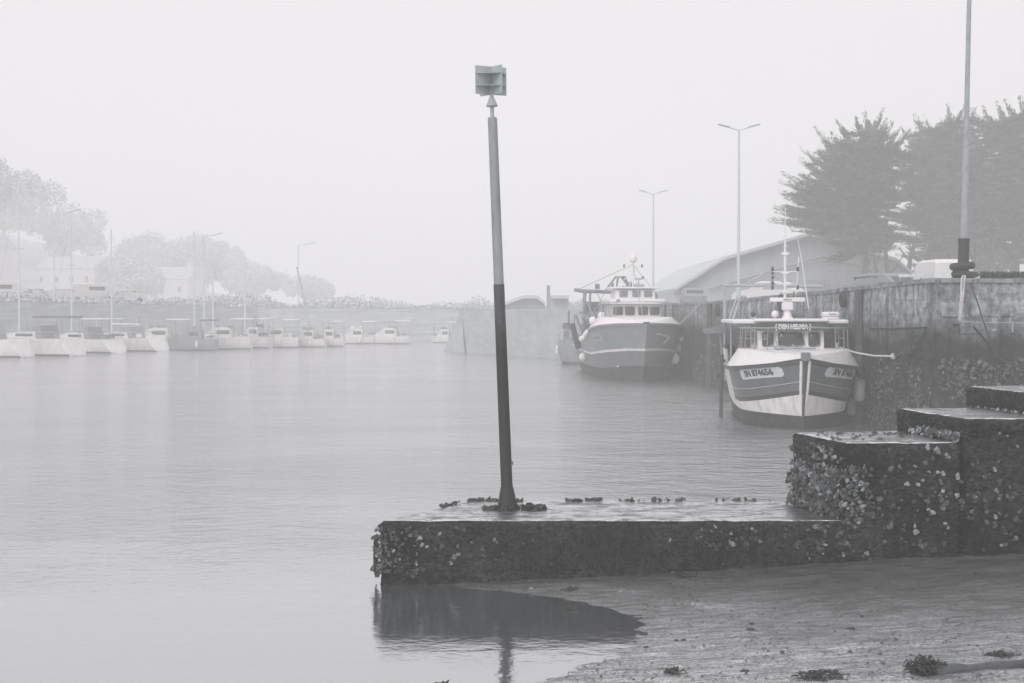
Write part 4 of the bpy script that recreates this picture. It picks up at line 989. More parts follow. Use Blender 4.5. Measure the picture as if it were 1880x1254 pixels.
m = MB(); m.prism([(WS2, 2.2), (WS2 + .1, 3.85), (8.0, 3.85), (8.0, 1.5), (WS2, 1.5)], -1.32 + oy, 1.25 + oy, axis='y'); m.build('wheelhouse', white_paint, t2)
for c in (-1.0, -.36, .36, 1.0): window(t2, (WS2 + .04, c + oy, 3.52), (0, .52, .44), r=.05)
m = MB(); m.rbox((6.2, oy, 4.02), (4.0, 3.0, .30), .08); m.build('visor', white_paint, t2, smooth=True)
m = MB(); m.rbox((WS2 - .38 + 0, 1.05 + oy, 4.06), (.05, .22, .16), .02); m.build('hatch', mid_grey, t2)
m = MB(); m.rbox((6.4, oy - .05, 4.42), (2.0, 2.2, .55), .08); ub = m.build('upper_bridge', white_paint, t2, smooth=True)
for c in (-.75, -.1, .6): window(t2, (5.38, c + oy, 4.45), (0, .44, .34), mt=mid_grey, r=.04)
m = MB(); m.rbox((6.4, oy, 4.78), (2.4, 2.6, .1), .04); m.build('roof', white_paint, t2, smooth=True)
m = MB(); m.tube([(8.2, 2.65, 4.72), (8.2, 2.2, 4.65), (8.2, -2.0, 4.5)], [.10, .11, .09], 8); m.tube([(8.2, 2.05, 4.6), (8.2, 2.15, 1.6)], .10, 8); m.tube([(8.2, 1.75, 4.6), (8.2, 1.75, 1.6)], .06, 8); m.tube([(8.2, -2.0, 4.5), (8.2, -2.1, 1.6)], .08, 8)
m.tube([(8.2, .95, 4.6), (8.2, .3, 5.45), (8.2, .0, 5.45), (8.2, -.7, 4.6)], .06, 6); m.tube([(8.2, .2, 5.4), (8.2, .25, 4.9)], .05, 6); m.box((8.2, -.35, 5.05), (.12, .16, .9), rx=R(-22)); m.tube([(8.2, 2.35, 3.45), (8.2, 1.0, 3.35)], .06, 6); m.tube([(8.0, 2.6, 3.3), (8.0, 2.2, 2.3)], .08, 6)
m.build('gantry', mat('gantry_grey', .24, .6), t2, smooth=True)
m = MB(); m.tube([(7, oy - .15, 4.8), (7, oy - .15, 6.2)], .05, 8); m.tube([(7, oy - .9, 5.05), (7, oy - .15, 5.05)], .02, 6)
for z, hw in ((5.95, .5), (5.3, .55)): m.tube([(7, oy - .15 - hw, z), (7, oy - .15 + hw, z)], .025, 6)
m.tube([(7, oy - .45, 4.8), (7, oy - .2, 5.6), (7, oy + .1, 4.8)], .025, 6); m.build('mast', white_paint, t2, smooth=True)
m = MB(); m.lathe([(.08, 6.2), (.2, 6.28), (.23, 6.42), (.18, 6.58), (.03, 6.66)], c=(7, oy - .15, 0), n=14); m.build('radar_dome', white_paint, t2, smooth=True)
m = MB(); m.rbox((5.9, oy - .3, 4.92), (.3, .6, .14), .05); m.tube([(5.9, oy - .3, 4.9), (5.9, oy - .3, 5.25)], .04, 6); m.rbox((5.9, oy - .3, 5.28), (.12, .45, .09), .02); m.build('radar_scanner', pale_grey, t2, smooth=True)
for z, hw in ((5.95, .5), (5.3, .55)):
    for q in (1, -1): m = MB(); m.lathe([(.04, 0), (.05, .02), (.05, .14), (.03, .16)], c=(7, oy - .15 + q * hw, z), n=8); m.build('mast_light', dark_paint, t2)
m = MB(); m.box((7, oy - .15, 5.65), (.06, .07, .2)); m.build('mast_light', dark_paint, t2)
m = MB(); m.box((9.2, 1.1, 3.1), (.1, 1.6, 1.9)); m.build('net_drum_screen', mat('screen_grey', .16, .7), t2)
m = MB(); rp = [(s, dk2(s) - .05) for s in (5.0, 4.0, 3.0, 2.0, 1.2, .4)]
tp = [(s, y, 3.95) for s, y in rp] + [(-.2, 0, 3.98)] + [(s, -y, 3.95) for s, y in reversed(rp)]
m.tube(tp, .025, 6)
for s, y in rp:
    for q in (1, -1): m.tube([(s, q * y, 3.2), (s, q * y, 3.95)], .02, 5)
m.build('guard_rail', steel, t2, smooth=True)
for z1, a in ((2.1, 1), (2.15, -1)):
    pass
m = MB(); rr_ = random.Random(4)
for a_, b_ in (((7, oy - .15, 6.1), (.2, 0, 3.3)), ((7, oy - .15, 6.1), (8.2, 2.5, 4.7)), ((7, oy - .15, 6.1), (8.2, -2.0, 4.5)), ((7, oy - .15, 5.3), (13.5, 1.5, 2.4)), ((8.2, .1, 5.45), (13.6, .2, 2.3)), ((8.2, 2.2, 4.6), (5.2, 1.9, 3.2)),
               ((8.2, .9, 4.6), (8.2, 1.9, 2.9)), ((8.2, 1.4, 4.6), (8.2, .6, 3.0)), ((8.2, -1.9, 4.5), (5.2, -1.9, 3.2)), ((5.2, 1.6, 3.9), (4.6, 1.2, 3.25))): m.tube([a_, b_], .018, 4)
m.build('rigging', steel, t2)
m = MB()
for _ in range(26): m.ball((rr_.uniform(5.4, 8.5), rr_.uniform(1.2, 2.1), rr_.uniform(2.5, 3.4)), rr_.uniform(.07, .2), n=7, m=5)
for _ in range(8): m.box((rr_.uniform(7.6, 8.4), rr_.uniform(-.6, 1.6), 4.7 + rr_.uniform(0, .3)), (.15, rr_.uniform(.08, .3), rr_.uniform(.1, .35)))
tag(m.build('fishing_gear', MATS['gantry_grey'], t2), kind='stuff')
hull_text(t2, half2, 'SN 863', 1.75, 2.13, .30, 1, mat('plate_text_faint', .2, .5), mat('plate_faint', .40, .5), width=1.0)
m = MB(); m.tube([(stem2(2.2) + .3, -half2(.0, 2.2) * .5 - .1, 2.35), (.1, -half2(.1, 2.2) - .08, 2.2), (.25, -half2(.25, 2.0) - .1, 2.0)], [.05, .08, .04], 6); m.tube([(.25, -half2(.25, 2.1) - .12, 2.15), (.0, -half2(.0, 1.9) - .12, 1.9)], .06, 6); m.build('anchor', pale_grey, t2, smooth=True)
# buoys and fenders carried along its sides
def buoy(c, r, lb, grp='round buoys hung on the far trawler'):
    m = MB(); m.ball((0, 0, 0), r, (1, 1, 1.12), 14, 10); o = empty('buoy', c); tag(o, lb, 'buoy', grp); m.build('float', white_paint, o, smooth=True)
    m = MB(); m.lathe([(r * .25, r * 1.05), (r * .2, r * 1.3)], n=8); m.tube([(0, 0, r * 1.2), (0, .02, r * 2)], .015, 5); m.build('eye', mid_grey, o)
buoy(W(t2, (3.6, 2.15, 3.0)), .2, 'left of the two big white buoys on the far trawler rail'); buoy(W(t2, (3.2, 1.72, 3.25)), .2, 'right of the two big white buoys on the far trawler rail')
for i, (s, z, r, lb) in enumerate(((5.6, 2.0, .15, 'leftmost small white buoy strung along the far trawler left side'), (4.6, 2.1, .14, 'second small white buoy along the far trawler left side'), (3.7, 2.28, .13, 'third small white buoy along the far trawler left side'),
                                   (3.0, 2.4, .12, 'small white buoy nearest the faint plate on the far trawler'))): buoy(W(t2, (s, half2(s, z) + r * .9, z)), r, lb)
buoy(W(t2, (7.5, half2(7.5, .9) + .15, .95)), .22, 'low white buoy at the far trawler left corner just above the water')
buoy(W(t2, (3.2, -half2(3.2, 2.1) - .14, 2.15)), .14, 'upper of the paired small buoys between the far trawler and the wall')
buoy(W(t2, (2.6, -half2(2.6, 2.0) - .14, 2.05)), .13, 'lower of the paired small buoys between the far trawler and the wall')
buoy(W(t2, (3.3, -half2(3.3, 1.5) - .2, 1.58)), .22, 'big pale ball buoy between the far trawler and the wall')
buoy(W(t2, (2.6, -half2(2.6, .9) - .12, 1.02)), .28, 'lowest dull ball buoy against the far trawler right side')
m = MB(); m.rbox((0, 0, 0), (.3, .5, 1.5), .1); o = m.build('plank_fender', rubber, smooth=True, loc=W(t2, (8.6, 2.55, 2.1))); o.rotation_euler = (R(0), R(-14), 0); tag(o, 'dark slanting rubber fender at the far trawler left quarter', 'fender')
m = MB(); a = W(t2, (3.5, -1.9, 3.0)); b2 = Vector((wx(70) - .05, 70, 3.9)); m.tube([a, a.lerp(b2, .35) + Vector((0, 0, -.5)), a.lerp(b2, .7) + Vector((0, 0, -.25)), b2], .03, 6)
tag(m.build('mooring_rope', rope_white), 'slack mooring rope sagging from the far trawler bow to the wall', 'rope')

# ---- small moored craft on the far side ----------------------------------------------
far_white = mat('far_white', .72, .5, g2=.6, scale=2, warm=1)
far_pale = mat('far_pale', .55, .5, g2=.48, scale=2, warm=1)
far_grey = mat('far_grey', .28, .5, g2=.22, scale=2)
def craft(X, Y, yaw, L_, B, fb, label, kind='sail', mast=None, boom=None, canopy=None, dark=False, grp='small boats moored along the far side'):
    """local x from transom (0) to bow (L); z up"""
    nm_ = {'sail': 'sailing_boat', 'motor': 'motor_boat'}[kind]
    o = tag(empty(nm_, (X, Y, 0), R(yaw)), label, 'sailing boat' if kind == 'sail' else 'motor boat', grp)
    m = MB(); n = 18; K = [(1.0, 1.0), (.93, .55), (.8, .1), (.35, -.3)]
    def hb(t): return B / 2 * (.80 + .2 * min(1, t * 3)) * (1 - max(0, (t - .45) / .55) ** 2.2)
    for sd_ in (-1, 1):
        base = len(m.v)
        for i in range(n + 1):
            t = i / n; sh = fb * (1 + .25 * t * t)
            for kb, kz in K:
                z = sh * kz if kz > 0 else kz; x = L_ * t - (1 - (1 - kz)) * 0; x = lerp(-.9 * (1 - max(0, kz)) * (kind == 'sail'), L_ - .35 * (1 - max(0, kz)), t)
                m.v.append((x, sd_ * hb(t) * kb + sd_ * .001, z))
        for i in range(n):
            for k in range(3): m.f.append((base + i * 4 + k, base + (i + 1) * 4 + k, base + (i + 1) * 4 + k + 1, base + i * 4 + k + 1)); m.mi.append(1 if k == 2 else 0)
    q = 4 * (n + 1); m.f.append((0, 1, 2, 3, q + 3, q + 2, q + 1, q)); m.mi.append(0)
    for i in range(n): m.f.append((i * 4, (i + 1) * 4, q + (i + 1) * 4, q + i * 4)); m.mi.append(0)
    m.build('hull', [far_grey if dark else far_white, canvas], o, smooth=True)
    if kind == 'sail':
        m = MB(); m.ball((0, 0, 0), 1, (.78, B * .40, .05), 18, 8); M_ = Matrix.Translation((-.46, 0, fb * .48)) @ Matrix.Rotation(-math.atan2(fb, .95), 4, 'Y'); m.v = [tuple(M_ @ Vector(v)) for v in m.v]; m.build('transom_scoop', far_white, o, smooth=True)
    m = MB(); ch = .55 if kind == 'sail' else .95
    m.prism([(L_ * .28, fb), (L_ * .30, fb + ch), (L_ * .55, fb + ch), (L_ * .78, fb + .15), (L_ * .78, fb)], -B * .32, B * .32, axis='y'); m.build('cabin', far_grey if dark else far_white, o)
    for sd_ in (-1, 1): m = MB(); m.box((L_ * .43, sd_ * (B * .32 + .012), fb + ch * .55), (L_ * .2, .02, ch * .38)); m.build('window', glass, o)
    if mast:
        m = MB(); m.tube([(L_ * .6, 0, fb), (L_ * .6, 0, mast)], [.085, .06], 6); m.box((L_ * .6, 0, mast * .62), (.04, 1.0, .04)); m.build('mast', mat('mast_alloy', .62, .5, g2=.55), o)
        if boom: m = MB(); m.tube([(L_ * .6, 0, fb + 1.3), (L_ * .6 - boom, 0, fb + 1.25)], [.09, .07], 6); m.build('boom', far_white, o)
        m = MB()
        for e in ((L_ * .98, 0), (0, 0)): m.tube([(L_ * .6, 0, mast * .97), (e[0], e[1], fb + .1)], .012, 4)
        m.build('stay', steel, o)
    if canopy:
        m = MB(); m.rbox((L_ * .14, 0, fb + 1.75), (L_ * .34, B * .8, .14), .06); m.build('canopy', canvas if canopy == 2 else far_white, o, smooth=True)
        for x_ in (L_ * .0, L_ * .28):
            for sd_ in (-1, 1): m = MB(); m.tube([(x_, sd_ * B * .36, fb), (x_, sd_ * B * .36, fb + 1.7)], .025, 5); m.build('canopy_post', steel, o)
    cr_ = random.Random(int(X * 10)); m = MB()
    for _ in range(9):
        x_ = cr_.uniform(.02, .9) * L_; sx_ = cr_.uniform(.15, .5); m.box((x_, cr_.uniform(-.3, .3) * B, fb + (ch + .1 if .3 < x_ / L_ < .56 else .25)), (sx_, cr_.uniform(.15, .5), cr_.uniform(.15, .4)), rz=cr_.uniform(0, 3))
    for _ in range(4): x_ = cr_.uniform(.0, .9) * L_; y_ = cr_.uniform(-.4, .4) * B; m.tube([(x_, y_, fb), (x_ + .1, y_, fb + cr_.uniform(.9, 2.4))], .03, 4)
    tag(m.build('deck_gear', cr_.choice((canvas, far_white, far_grey)), o), kind='stuff')
    if kind == 'sail': m = MB(); m.prism([(L_ * .22, fb), (L_ * .25, fb + 1.05), (L_ * .34, fb + 1.0), (L_ * .42, fb + ch)], -B * .3, B * .3); m.build('sprayhood', cr_.choice((far_grey, far_pale, far_grey)), o)
    for q in (-1, 1): m = MB(); m.lathe([(.05, -.3), (.12, -.2), (.12, .2), (.05, .3)], c=(L_ * .35, q * (hb(.35) + .1), fb * .6), n=8); m.build('fender', far_white, o)
    m = MB()
    for sd_ in (-1, 1):
        m.tube([(L_ * t, sd_ * hb(t) * .95, fb * (1 + .25 * t * t) + .55) for t in (.02, .3, .6, .85)], .02, 4)
        for t in (.02, .3, .6, .85): m.tube([(L_ * t, sd_ * hb(t) * .95, fb * (1 + .25 * t * t)), (L_ * t, sd_ * hb(t) * .95, fb * (1 + .25 * t * t) + .55)], .018, 4)
    m.build('guard_rail', steel, o)
    return o
def cr(px, py, **k):
    Y = CH * F / (py - HY); return (px - CX) / F * Y, Y
B0 = 'sail'
def put(px, py, yaw, L_, B, fb, label, **k):
    X, Y = cr(px, py); craft(X, Y, yaw, L_, B, fb, label, **k)
put(34, 656, 160, 8, 2.8, 1.35, 'sailing boat stern cut by the left edge of the picture', mast=None)
put(128, 653, 154, 9.0, 3.2, 1.35, 'large white cruising yacht second from the left edge with long dark canopy', canopy=2, mast=14)
put(205, 648, 150, 8.0, 2.9, 1.15, 'white yacht with dark side windows and a tall mast right behind its stern', mast=12.2, canopy=1)
put(285, 645, 155, 8.2, 2.9, 1.15, 'white yacht with boom and rounded stern, fourth from the left edge', mast=11, boom=3.2)
put(346, 641, 185, 6.2, 2.5, 1.05, 'white motor boat with flat hardtop left of the dark canopy boat', kind='motor', canopy=1)
put(398, 643, 182, 4.6, 2.4, 1.0, 'dark motor boat with black canopy among the white boats', kind='motor', canopy=2, dark=True)
put(462, 641, 184, 6.0, 2.5, 1.1, 'white motor boat with hardtop right of the dark canopy boat', kind='motor', canopy=1, mast=9)
put(497, 639, 170, 3.6, 2.2, 1.1, 'white boat with a rounded arch top, in the middle of the far row', kind='motor', canopy=1)
put(548, 638, 186, 5.0, 2.3, 1.0, 'white motor boat with upright cabin frame, right half of the far row', kind='motor', canopy=1)
put(598, 637, 176, 3.8, 2.1, .8, 'small low white boat near the right end of the far row', kind='motor')
put(632, 636, 178, 3.4, 2.0, .8, 'little white open boat ending the far row', kind='motor', canopy=1)
put(688, 631, 180, 4.4, 2.2, .7, 'faint boat with thin T-top alone right of the far row', kind='motor', canopy=1)
put(752, 631, 180, 5.0, 2.3, .8, 'faint white cabin boat alone before the pier end', kind='motor', canopy=1)
put(838, 629, 180, 3.0, 2.0, .6, 'faint small white boat touching the sloping pier end', kind='motor', canopy=1)
X, Y = (1051 - CX) / F * 97, 97; craft(X - .1, Y + 1, 97 - 180, 5.0, 2.2, 1.5, 'small dark-hulled boat with white cabin peeping out left of the far trawler', kind='motor', dark=True, grp=None)
for px, top, Y, lb in ((375, 438, 150, 'leftmost bare mast behind the dark canopy boat'), (450, 470, 150, 'bare mast rising behind the hardtop boat in the far row'), (357, 425, 140, 'tallest bare mast standing behind the dark canopy boat')):
    m = MB(); p = at(px, 630, Y); t = at(px, top, Y); m.tube([(0, 0, 0), (0, 0, t.z)], .09, 6); m.box((0, 0, t.z * .6), (1.1, .05, .05)); tag(m.build('yacht_mast', MATS['mast_alloy'], loc=(p.x, Y, 0)), lb, 'mast')
for pts, lb in (([(545, 490, 165), (556, 540, 165), (566, 590, 165)], 'thin curved crane jib above the far row'),):
    m = MB(); m.tube([at(*p) for p in pts] + [Vector((at(566, 590, 165).x, 165, 0))], .1, 6); tag(m.build('crane_jib', steel), lb, 'crane')

# ------------------------------------------------------------------ far quay, land, houses
WL = [(-62, 108, 4.6), (-46, 124, 4.5), (-30, 168, 4.1), (-3, 178, 3.85), (10, 182, 3.8), (30, 190, 3.9)]
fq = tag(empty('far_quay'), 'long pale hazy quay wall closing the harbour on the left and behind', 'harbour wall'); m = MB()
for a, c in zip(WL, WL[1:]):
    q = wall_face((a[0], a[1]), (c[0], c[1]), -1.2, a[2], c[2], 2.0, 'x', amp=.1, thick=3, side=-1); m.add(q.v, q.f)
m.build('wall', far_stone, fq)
m = MB(); vs = []; fs = []
for a in WL: vs += [(a[0] + (0.5 if a[0] < -40 else 0) - .8, a[1] + 1, a[2] + .03), (a[0] * 1.4 - 110 if a[0] < -20 else a[0], a[1] + 330, a[2] + .5)]
for i in range(len(WL) - 1): fs.append((2 * i, 2 * i + 2, 2 * i + 3, 2 * i + 1))
m.add(vs, fs); tag(m.build('pavement', asphalt), kind='structure')
def house(X, Y, W_, D, h, rh, zb, label, yaw=0, rows=3, cols=4):
    o = tag(empty('house', (X, Y, zb), R(yaw)), label, 'house', 'houses in the fog behind the far quay')
    m = MB(); m.box((0, 0, h / 2), (W_, D, h)); m.build('wall', house_wall, o)
    m = MB(); m.prism([(-D / 2 - .3, h), (D / 2 + .3, h), (0, h + rh)], -W_ / 2 - .2, W_ / 2 + .2, axis='x'); rf = m.build('roof', slate, o)
    m = MB(); m.box((W_ * .35, 0, h + rh), (.9, .6, 1.8)); m.build('chimney', house_wall, rf)
    for r_ in range(rows):
        for c in range(cols):
            m = MB(); x_ = -W_ / 2 + (c + .5) * W_ / cols; m.box((x_, -D / 2 - .02, 1.6 + r_ * 2.7), (.95, .05, 1.4)); m.build('window', glass, o)
house(-134, 352, 20, 12, 9, 4.0, 10.0, 'tallest pale house, on the slope at the left edge', yaw=-20, rows=3, cols=5)
house(-110, 360, 17, 12, 7, 3.2, 7.5, 'middle house in the fog, half hidden by broad trees', yaw=-15, rows=2, cols=4)
house(-92, 385, 15, 12, 7, 3.5, 5.4, 'low house in the fog at the right end of the row', yaw=-12, rows=2, cols=3)
def hill_z(x, y):
    d = (x + 190) / 75; e = (y - 430) / 90; return 4.4 + 30 * math.exp(-(d * d + e * e)) + .8 * fbm(x * .03, y * .03, 2, 3)
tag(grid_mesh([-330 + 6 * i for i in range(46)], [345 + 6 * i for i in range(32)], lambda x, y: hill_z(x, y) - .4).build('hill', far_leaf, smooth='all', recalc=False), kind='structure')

def far_tree(X, Y, zb, h, r, label, seed):
    rnd = random.Random(seed); o = tag(empty('broadleaf_tree', (X, Y, zb)), label, 'tree', 'broad trees in the fog behind the far quay')
    m = MB(); m.tube([(0, 0, -.5), (.1, 0, h * .35), (0, .1, h * .6)], [.35, .28, .12], 7)
    for k in range(6): a = rnd.uniform(0, 6.28); m.tube([(.05, 0, h * .35), (math.cos(a) * r * .5, math.sin(a) * r * .5, h * .6)], [.14, .04], 5)
    m.build('trunk', bark, o, smooth=True)
    m = MB(); cl_ = lambda v, a: max(-a, min(a, v)); cs = [(cl_(rnd.gauss(0, r * .42), r * .75), cl_(rnd.gauss(0, r * .4), r * .7), h * .64 + cl_(rnd.gauss(0, h * .13), h * .2), rnd.uniform(.18, .36) * r) for _ in range(34)]
    for _ in range(min(15000, int(6000 * (r / 8) ** 2))):
        c = rnd.choice(cs); d = Vector((rnd.gauss(0, 1), rnd.gauss(0, 1), rnd.gauss(0, .8))).normalized() * c[3] * rnd.uniform(.6, 1.05); p = Vector(c[:3]) + d
        a = Vector((rnd.uniform(-1, 1), rnd.uniform(-1, 1), rnd.uniform(-1, 1))).normalized() * .42; b_ = a.orthogonal().normalized() * .3
        m.add([p - a, p + b_, p + a, p - b_], [(0, 1, 2, 3)])
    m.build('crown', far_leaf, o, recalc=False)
far_tree(-100, 400, 6.5, 19, 12, 'broad hazy tree just right of the far houses', 1); far_tree(-88, 405, 4.5, 21, 13, 'round hazy tree in the middle of the far tree row', 2)
far_tree(-72, 400, 4.4, 13, 9, 'smaller hazy tree right of the round one', 3); far_tree(-57, 400, 4.3, 9, 8, 'low hazy tree above the middle of the far row of boats', 4)
far_tree(-150, 390, hill_z(-150, 390), 26, 14, 'tallest hazy tree, highest on the slope at the left edge', 5)

far_tree(-134, 375, hill_z(-134, 375), 25, 13, 'tall spreading hazy tree rising behind the slope house', 6); far_tree(-118, 380, hill_z(-118, 380), 19, 11, 'spreading hazy tree behind the middle house', 8); far_tree(-92, 345, 4.5, 12, 8, 'squat hazy tree before the low house', 7)
def car(X, Y, yaw, zb, label, van=False, blind=False, mt=None, cat='car', grp=None):
    o = tag(empty('parked_van' if van else 'parked_car', (X, Y, zb), R(yaw)), label, 'van' if van else 'car', grp)
    L_, W_, H_ = (4.8, 1.95, 2.05) if van else (4.2, 1.72, 1.45)
    prof = ([(-2.4, .35), (-2.4, 1.85), (-2.25, 2.02), (1.1, 2.05), (1.5, 1.9), (2.0, 1.15), (2.4, .95), (2.4, .35)] if van else
            [(-2.1, .35), (-2.1, .85), (-1.9, .95), (-1.3, 1.38), (-.9, 1.45), (.3, 1.45), (.6, 1.36), (1.1, .95), (1.95, .8), (2.1, .65), (2.1, .35)])
    m = MB(); n = len(prof); vs = []; fs = []
    ws = [(-1, .0), (-.92, 1.), (.92, 1.), (1, .0)]
    rows_ = [(-W_ / 2, .94), (-W_ / 2 + .12, 1.0), (W_ / 2 - .12, 1.0), (W_ / 2, .94)]
    for y, k in rows_:
        for x_, z_ in prof: vs.append((x_ * (1 if k == 1 else .985), y * (1 if z_ < 1.0 else .90), .35 + (z_ - .35) * k))
    for r_ in range(3):
        for i in range(n): fs.append((r_ * n + i, r_ * n + (i + 1) % n, (r_ + 1) * n + (i + 1) % n, (r_ + 1) * n + i))
    fs += [tuple(range(n)), tuple(3 * n + i for i in range(n))[::-1]]
    m.add(vs, fs); m.build('body', mt or white_paint, o, smooth=True)
    for x_, z_, wd_, hh in ([(-2.41, 1.45, .62, .5)] if van else [(-1.62, 1.18, 1.25, .34)]):
        m = MB()
        if van and blind: m.box((x_ - .0, 0, z_ - .2), (.012, .02, 1.2))
        elif van:
            for q in (-.42, .42): m.box((x_, q, z_), (.02, wd_, hh))
        else: m.box((x_ - .02, 0, z_), (.02, wd_, hh), ry=R(48) if not van else 0)
        m.build('door_seam' if blind else 'rear_window', pale_grey if blind else glass, o)
    for q in (-1, 1):
        if not blind: m = MB(); m.box((.1, q * (W_ * .45 + .012), 1.5 if van else 1.17), (1.6, .02, .4 if van else .28)); m.build('side_window', glass, o)
        for x_ in (-1.35, 1.35):
            m = MB(); m.lathe([(.30, -.1), (.32, -.07), (.32, .07), (.30, .1)], c=(x_, q * (W_ / 2 - .1), .32), n=16, M=Matrix.Rotation(R(90), 3, 'X')); wh_ = m.build('wheel', rubber, o, smooth=True)
    m = MB(); xb = prof[0][0] - .01
    for q in (-.62, .62): m.box((xb, q, .75), (.03, .16, .22 if van else .12))
    m.build('tail_light', mid_grey, o)
    return o
X = (1727 - CX) / F * 70
car(X, 70, 88, qz(70) + .05, 'white van parked end-on behind the quay edge, left of the mast tyres', van=True, blind=True)
car((1612 - CX) / F * 72, 72, 120, qz(72) + .05, 'low grey car under the cypress, left of the white van', mt=far_grey)
car((1272 - CX) / F * 110, 110, 88, qz(110) + .15, 'faint pale car facing the wall right of the far trawler', mt=far_grey)
car((1412 - CX) / F * 86, 86, 150, qz(86) + .05, 'white car parked behind the near trawler gantry')
for i, (px, v_, lb) in enumerate(((8, 1, 'faint van at the left end of the far quay'), (62, 0, 'faint car on the far quay right of the van at its left end'), (118, 0, 'faint car in the middle of the far quay parking row'), (176, 1, 'faint van on the far quay under the low house'), (232, 0, 'faint car at the right end of the far quay parking row'))):
    Y = 140 + px * .06; car((px - CX) / F * Y, Y, 10 + i * 3, 4.5, lb, van=bool(v_), mt=far_pale, grp='vehicles parked on the far quay')
random.seed(77); m = MB()
for _ in range(11000):
    i = random.choice((0, 1, 1, 2, 2, 2, 3, 3)); a, c = WL[i], WL[i + 1]; t = random.random(); X = lerp(a[0], c[0], t); Y = lerp(a[1], c[1], t) + 8 + random.random() * 6
    h = max(.15, 1.3 + 1.6 * fbm(X * .12, Y * .05, 3, 3)); p = Vector((X, Y, a[2] - .3 + random.random() ** 1.2 * h)); q = Vector((random.uniform(-1, 1), random.uniform(-1, 1), random.uniform(-1, 1))).normalized() * .17; u = q.orthogonal().normalized() * .12
    m.add([p - q, p + u, p + q, p - u], [(0, 1, 2, 3)])
tag(m.build('undergrowth', far_leaf, recalc=False), kind='stuff')
# low rails and barrier on the near quay
o = tag(empty('railing', (0, 0, 0)), 'pale open barrier on the quay between the near trawler and the cypress', 'railing')
m = MB(); 
for px in (1515, 1533, 1552, 1571): p = at(px, 510, 76); m.tube([(p.x, 76, 3.88), (p.x, 76, 5.8)], .03, 5)
m.build('post', steel, o); m = MB()
for z in (5.78, 4.9, 4.3): m.tube([(at(1515, 510, 76).x, 76, z), (at(1571, 510, 76).x, 76, z)], .025, 5)
m.build('rail', steel, o)
o = tag(empty('barrier', (0, 0, 0)), 'low pale barrier bar between the grey car and the white van', 'barrier'); m = MB()
m.box(((1672 - CX) / F * 68, 68, 5.2), (1.2, .06, .16)); m.build('bar', white_dirty, o); m = MB()
for d in (-.5, .5): m.tube([((1672 - CX) / F * 68 + d, 68.05, 3.9), ((1672 - CX) / F * 68 + d, 68.05, 5.2)], .03, 6)
m.build('post', steel, o)

# lamps
def lamp(X, Y, zb, h, label, double=True, arm=1.15, r=.1):
    o = tag(empty('street_lamp', (X, Y, zb)), label, 'street lamp', 'street lamps in the fog')
    m = MB(); m.lathe([(r * 1.5, 0), (r * 1.3, 1.2), (r, 1.3), (r * .55, h)], n=10); m.build('pole', mat('lamp_alloy', .6, .5, g2=.52), o, smooth=True)
    for q in ((-1, 1) if double else (1,)):
        m = MB(); m.tube([(0, 0, h - .05), (q * arm * .5, 0, h + .14)], .035, 6); m.build('arm', MATS['lamp_alloy'], o)
        m = MB(); m.rbox((0, 0, 0), (.62 * arm, .24, .10), .045)
        M = Matrix.Translation((q * arm * .78, 0, h + .25)) @ Matrix.Rotation(-q * R(14), 4, 'Y'); m.v = [tuple(M @ Vector(v)) for v in m.v]
        m.build('lamp_head', MATS['lamp_alloy'], o, smooth=True)
lamp((1355.5 - CX) / F * 84, 84, qz(84), 14.1 - qz(84) + .1, 'double-headed street lamp rising behind the near trawler')
lamp((1199 - CX) / F * 122, 122, 3.7, 13.6 - 3.7, 'fainter double-headed street lamp rising behind the far trawler')
lamp((100 - CX) / F * 135, 135, 4.5, 8.3, 'faint lamp with one arm at the far left', double=False, arm=2.2); lamp((372 - CX) / F * 165, 165, 4.1, 8.2, 'faint one-armed lamp above the far row of boats', double=False, arm=2.2)
lamp((548 - CX) / F * 190, 190, 4.0, 8.5, 'very faint one-armed lamp left of the beacon post', double=False, arm=2.2)

# ------------------------------------------------------------------ sheds
def rooflike(name, poly_px, Y, depth, label, zb):
    o = tag(empty(name, (0, 0, 0)), label, 'shed'); pts = [at(px, py, Y) for px, py in poly_px]
    poly = [(p.x, p.z) for p in pts]; base = [(poly[-1][0], zb), (poly[0][0], zb)]
    m = MB(); m.prism(poly + base, Y, Y + depth); m.build('wall', shed_wall, o)
    m = MB(); k = len(poly)
    for i in range(k - 1):
        (x0, z0), (x1, z1) = poly[i], poly[i + 1]; m.add([(x0, Y - 1.2, z0 + .03), (x1, Y - 1.2, z1 + .03), (x1, Y + depth + .5, z1 + .03), (x0, Y + depth + .5, z0 + .03), (x0, Y - 1.2, z0 + .35), (x1, Y - 1.2, z1 + .35), (x1, Y + depth + .5, z1 + .35), (x0, Y + depth + .5, z0 + .35)],
              [(0, 1, 2, 3), (7, 6, 5, 4), (0, 4, 5, 1), (3, 2, 6, 7), (0, 3, 7, 4), (1, 5, 6, 2)])
    m.build('roof', roof_mat, o); return o
sh_ = rooflike('warehouse', [(1236, 536), (1326, 479), (1482, 434), (1640, 480), (1700, 530)], 150, 40, 'large pale warehouse with low gabled roof behind the cypress', 3.6)
m = MB()
for px in (1360, 1430, 1500): p = at(px, 530, 149.9); m.box((p.x, 149.95, 5.2), (2.8, .08, 3.4))
m.build('door', pale_grey, sh_)
m = MB(); a = at(1300, 530, 149.6); c = at(1512, 470, 149.6); m.tube([a, c], .12, 4); m.tube([c, at(1690, 520, 149.6)], .12, 4); m.build('lower_eave', pale_grey, sh_)
o = rooflike('harbour_hut', [(925, 562), (960, 549), (985, 549), (1000, 560)], 140, 6, 'faint low-roofed hut on the pier between beacon post and far trawler', 3.6)
o = rooflike('harbour_hut', [(1011, 549), (1044, 549)], 138, 5, 'faint square hut on the pier left of the far trawler', 3.6)
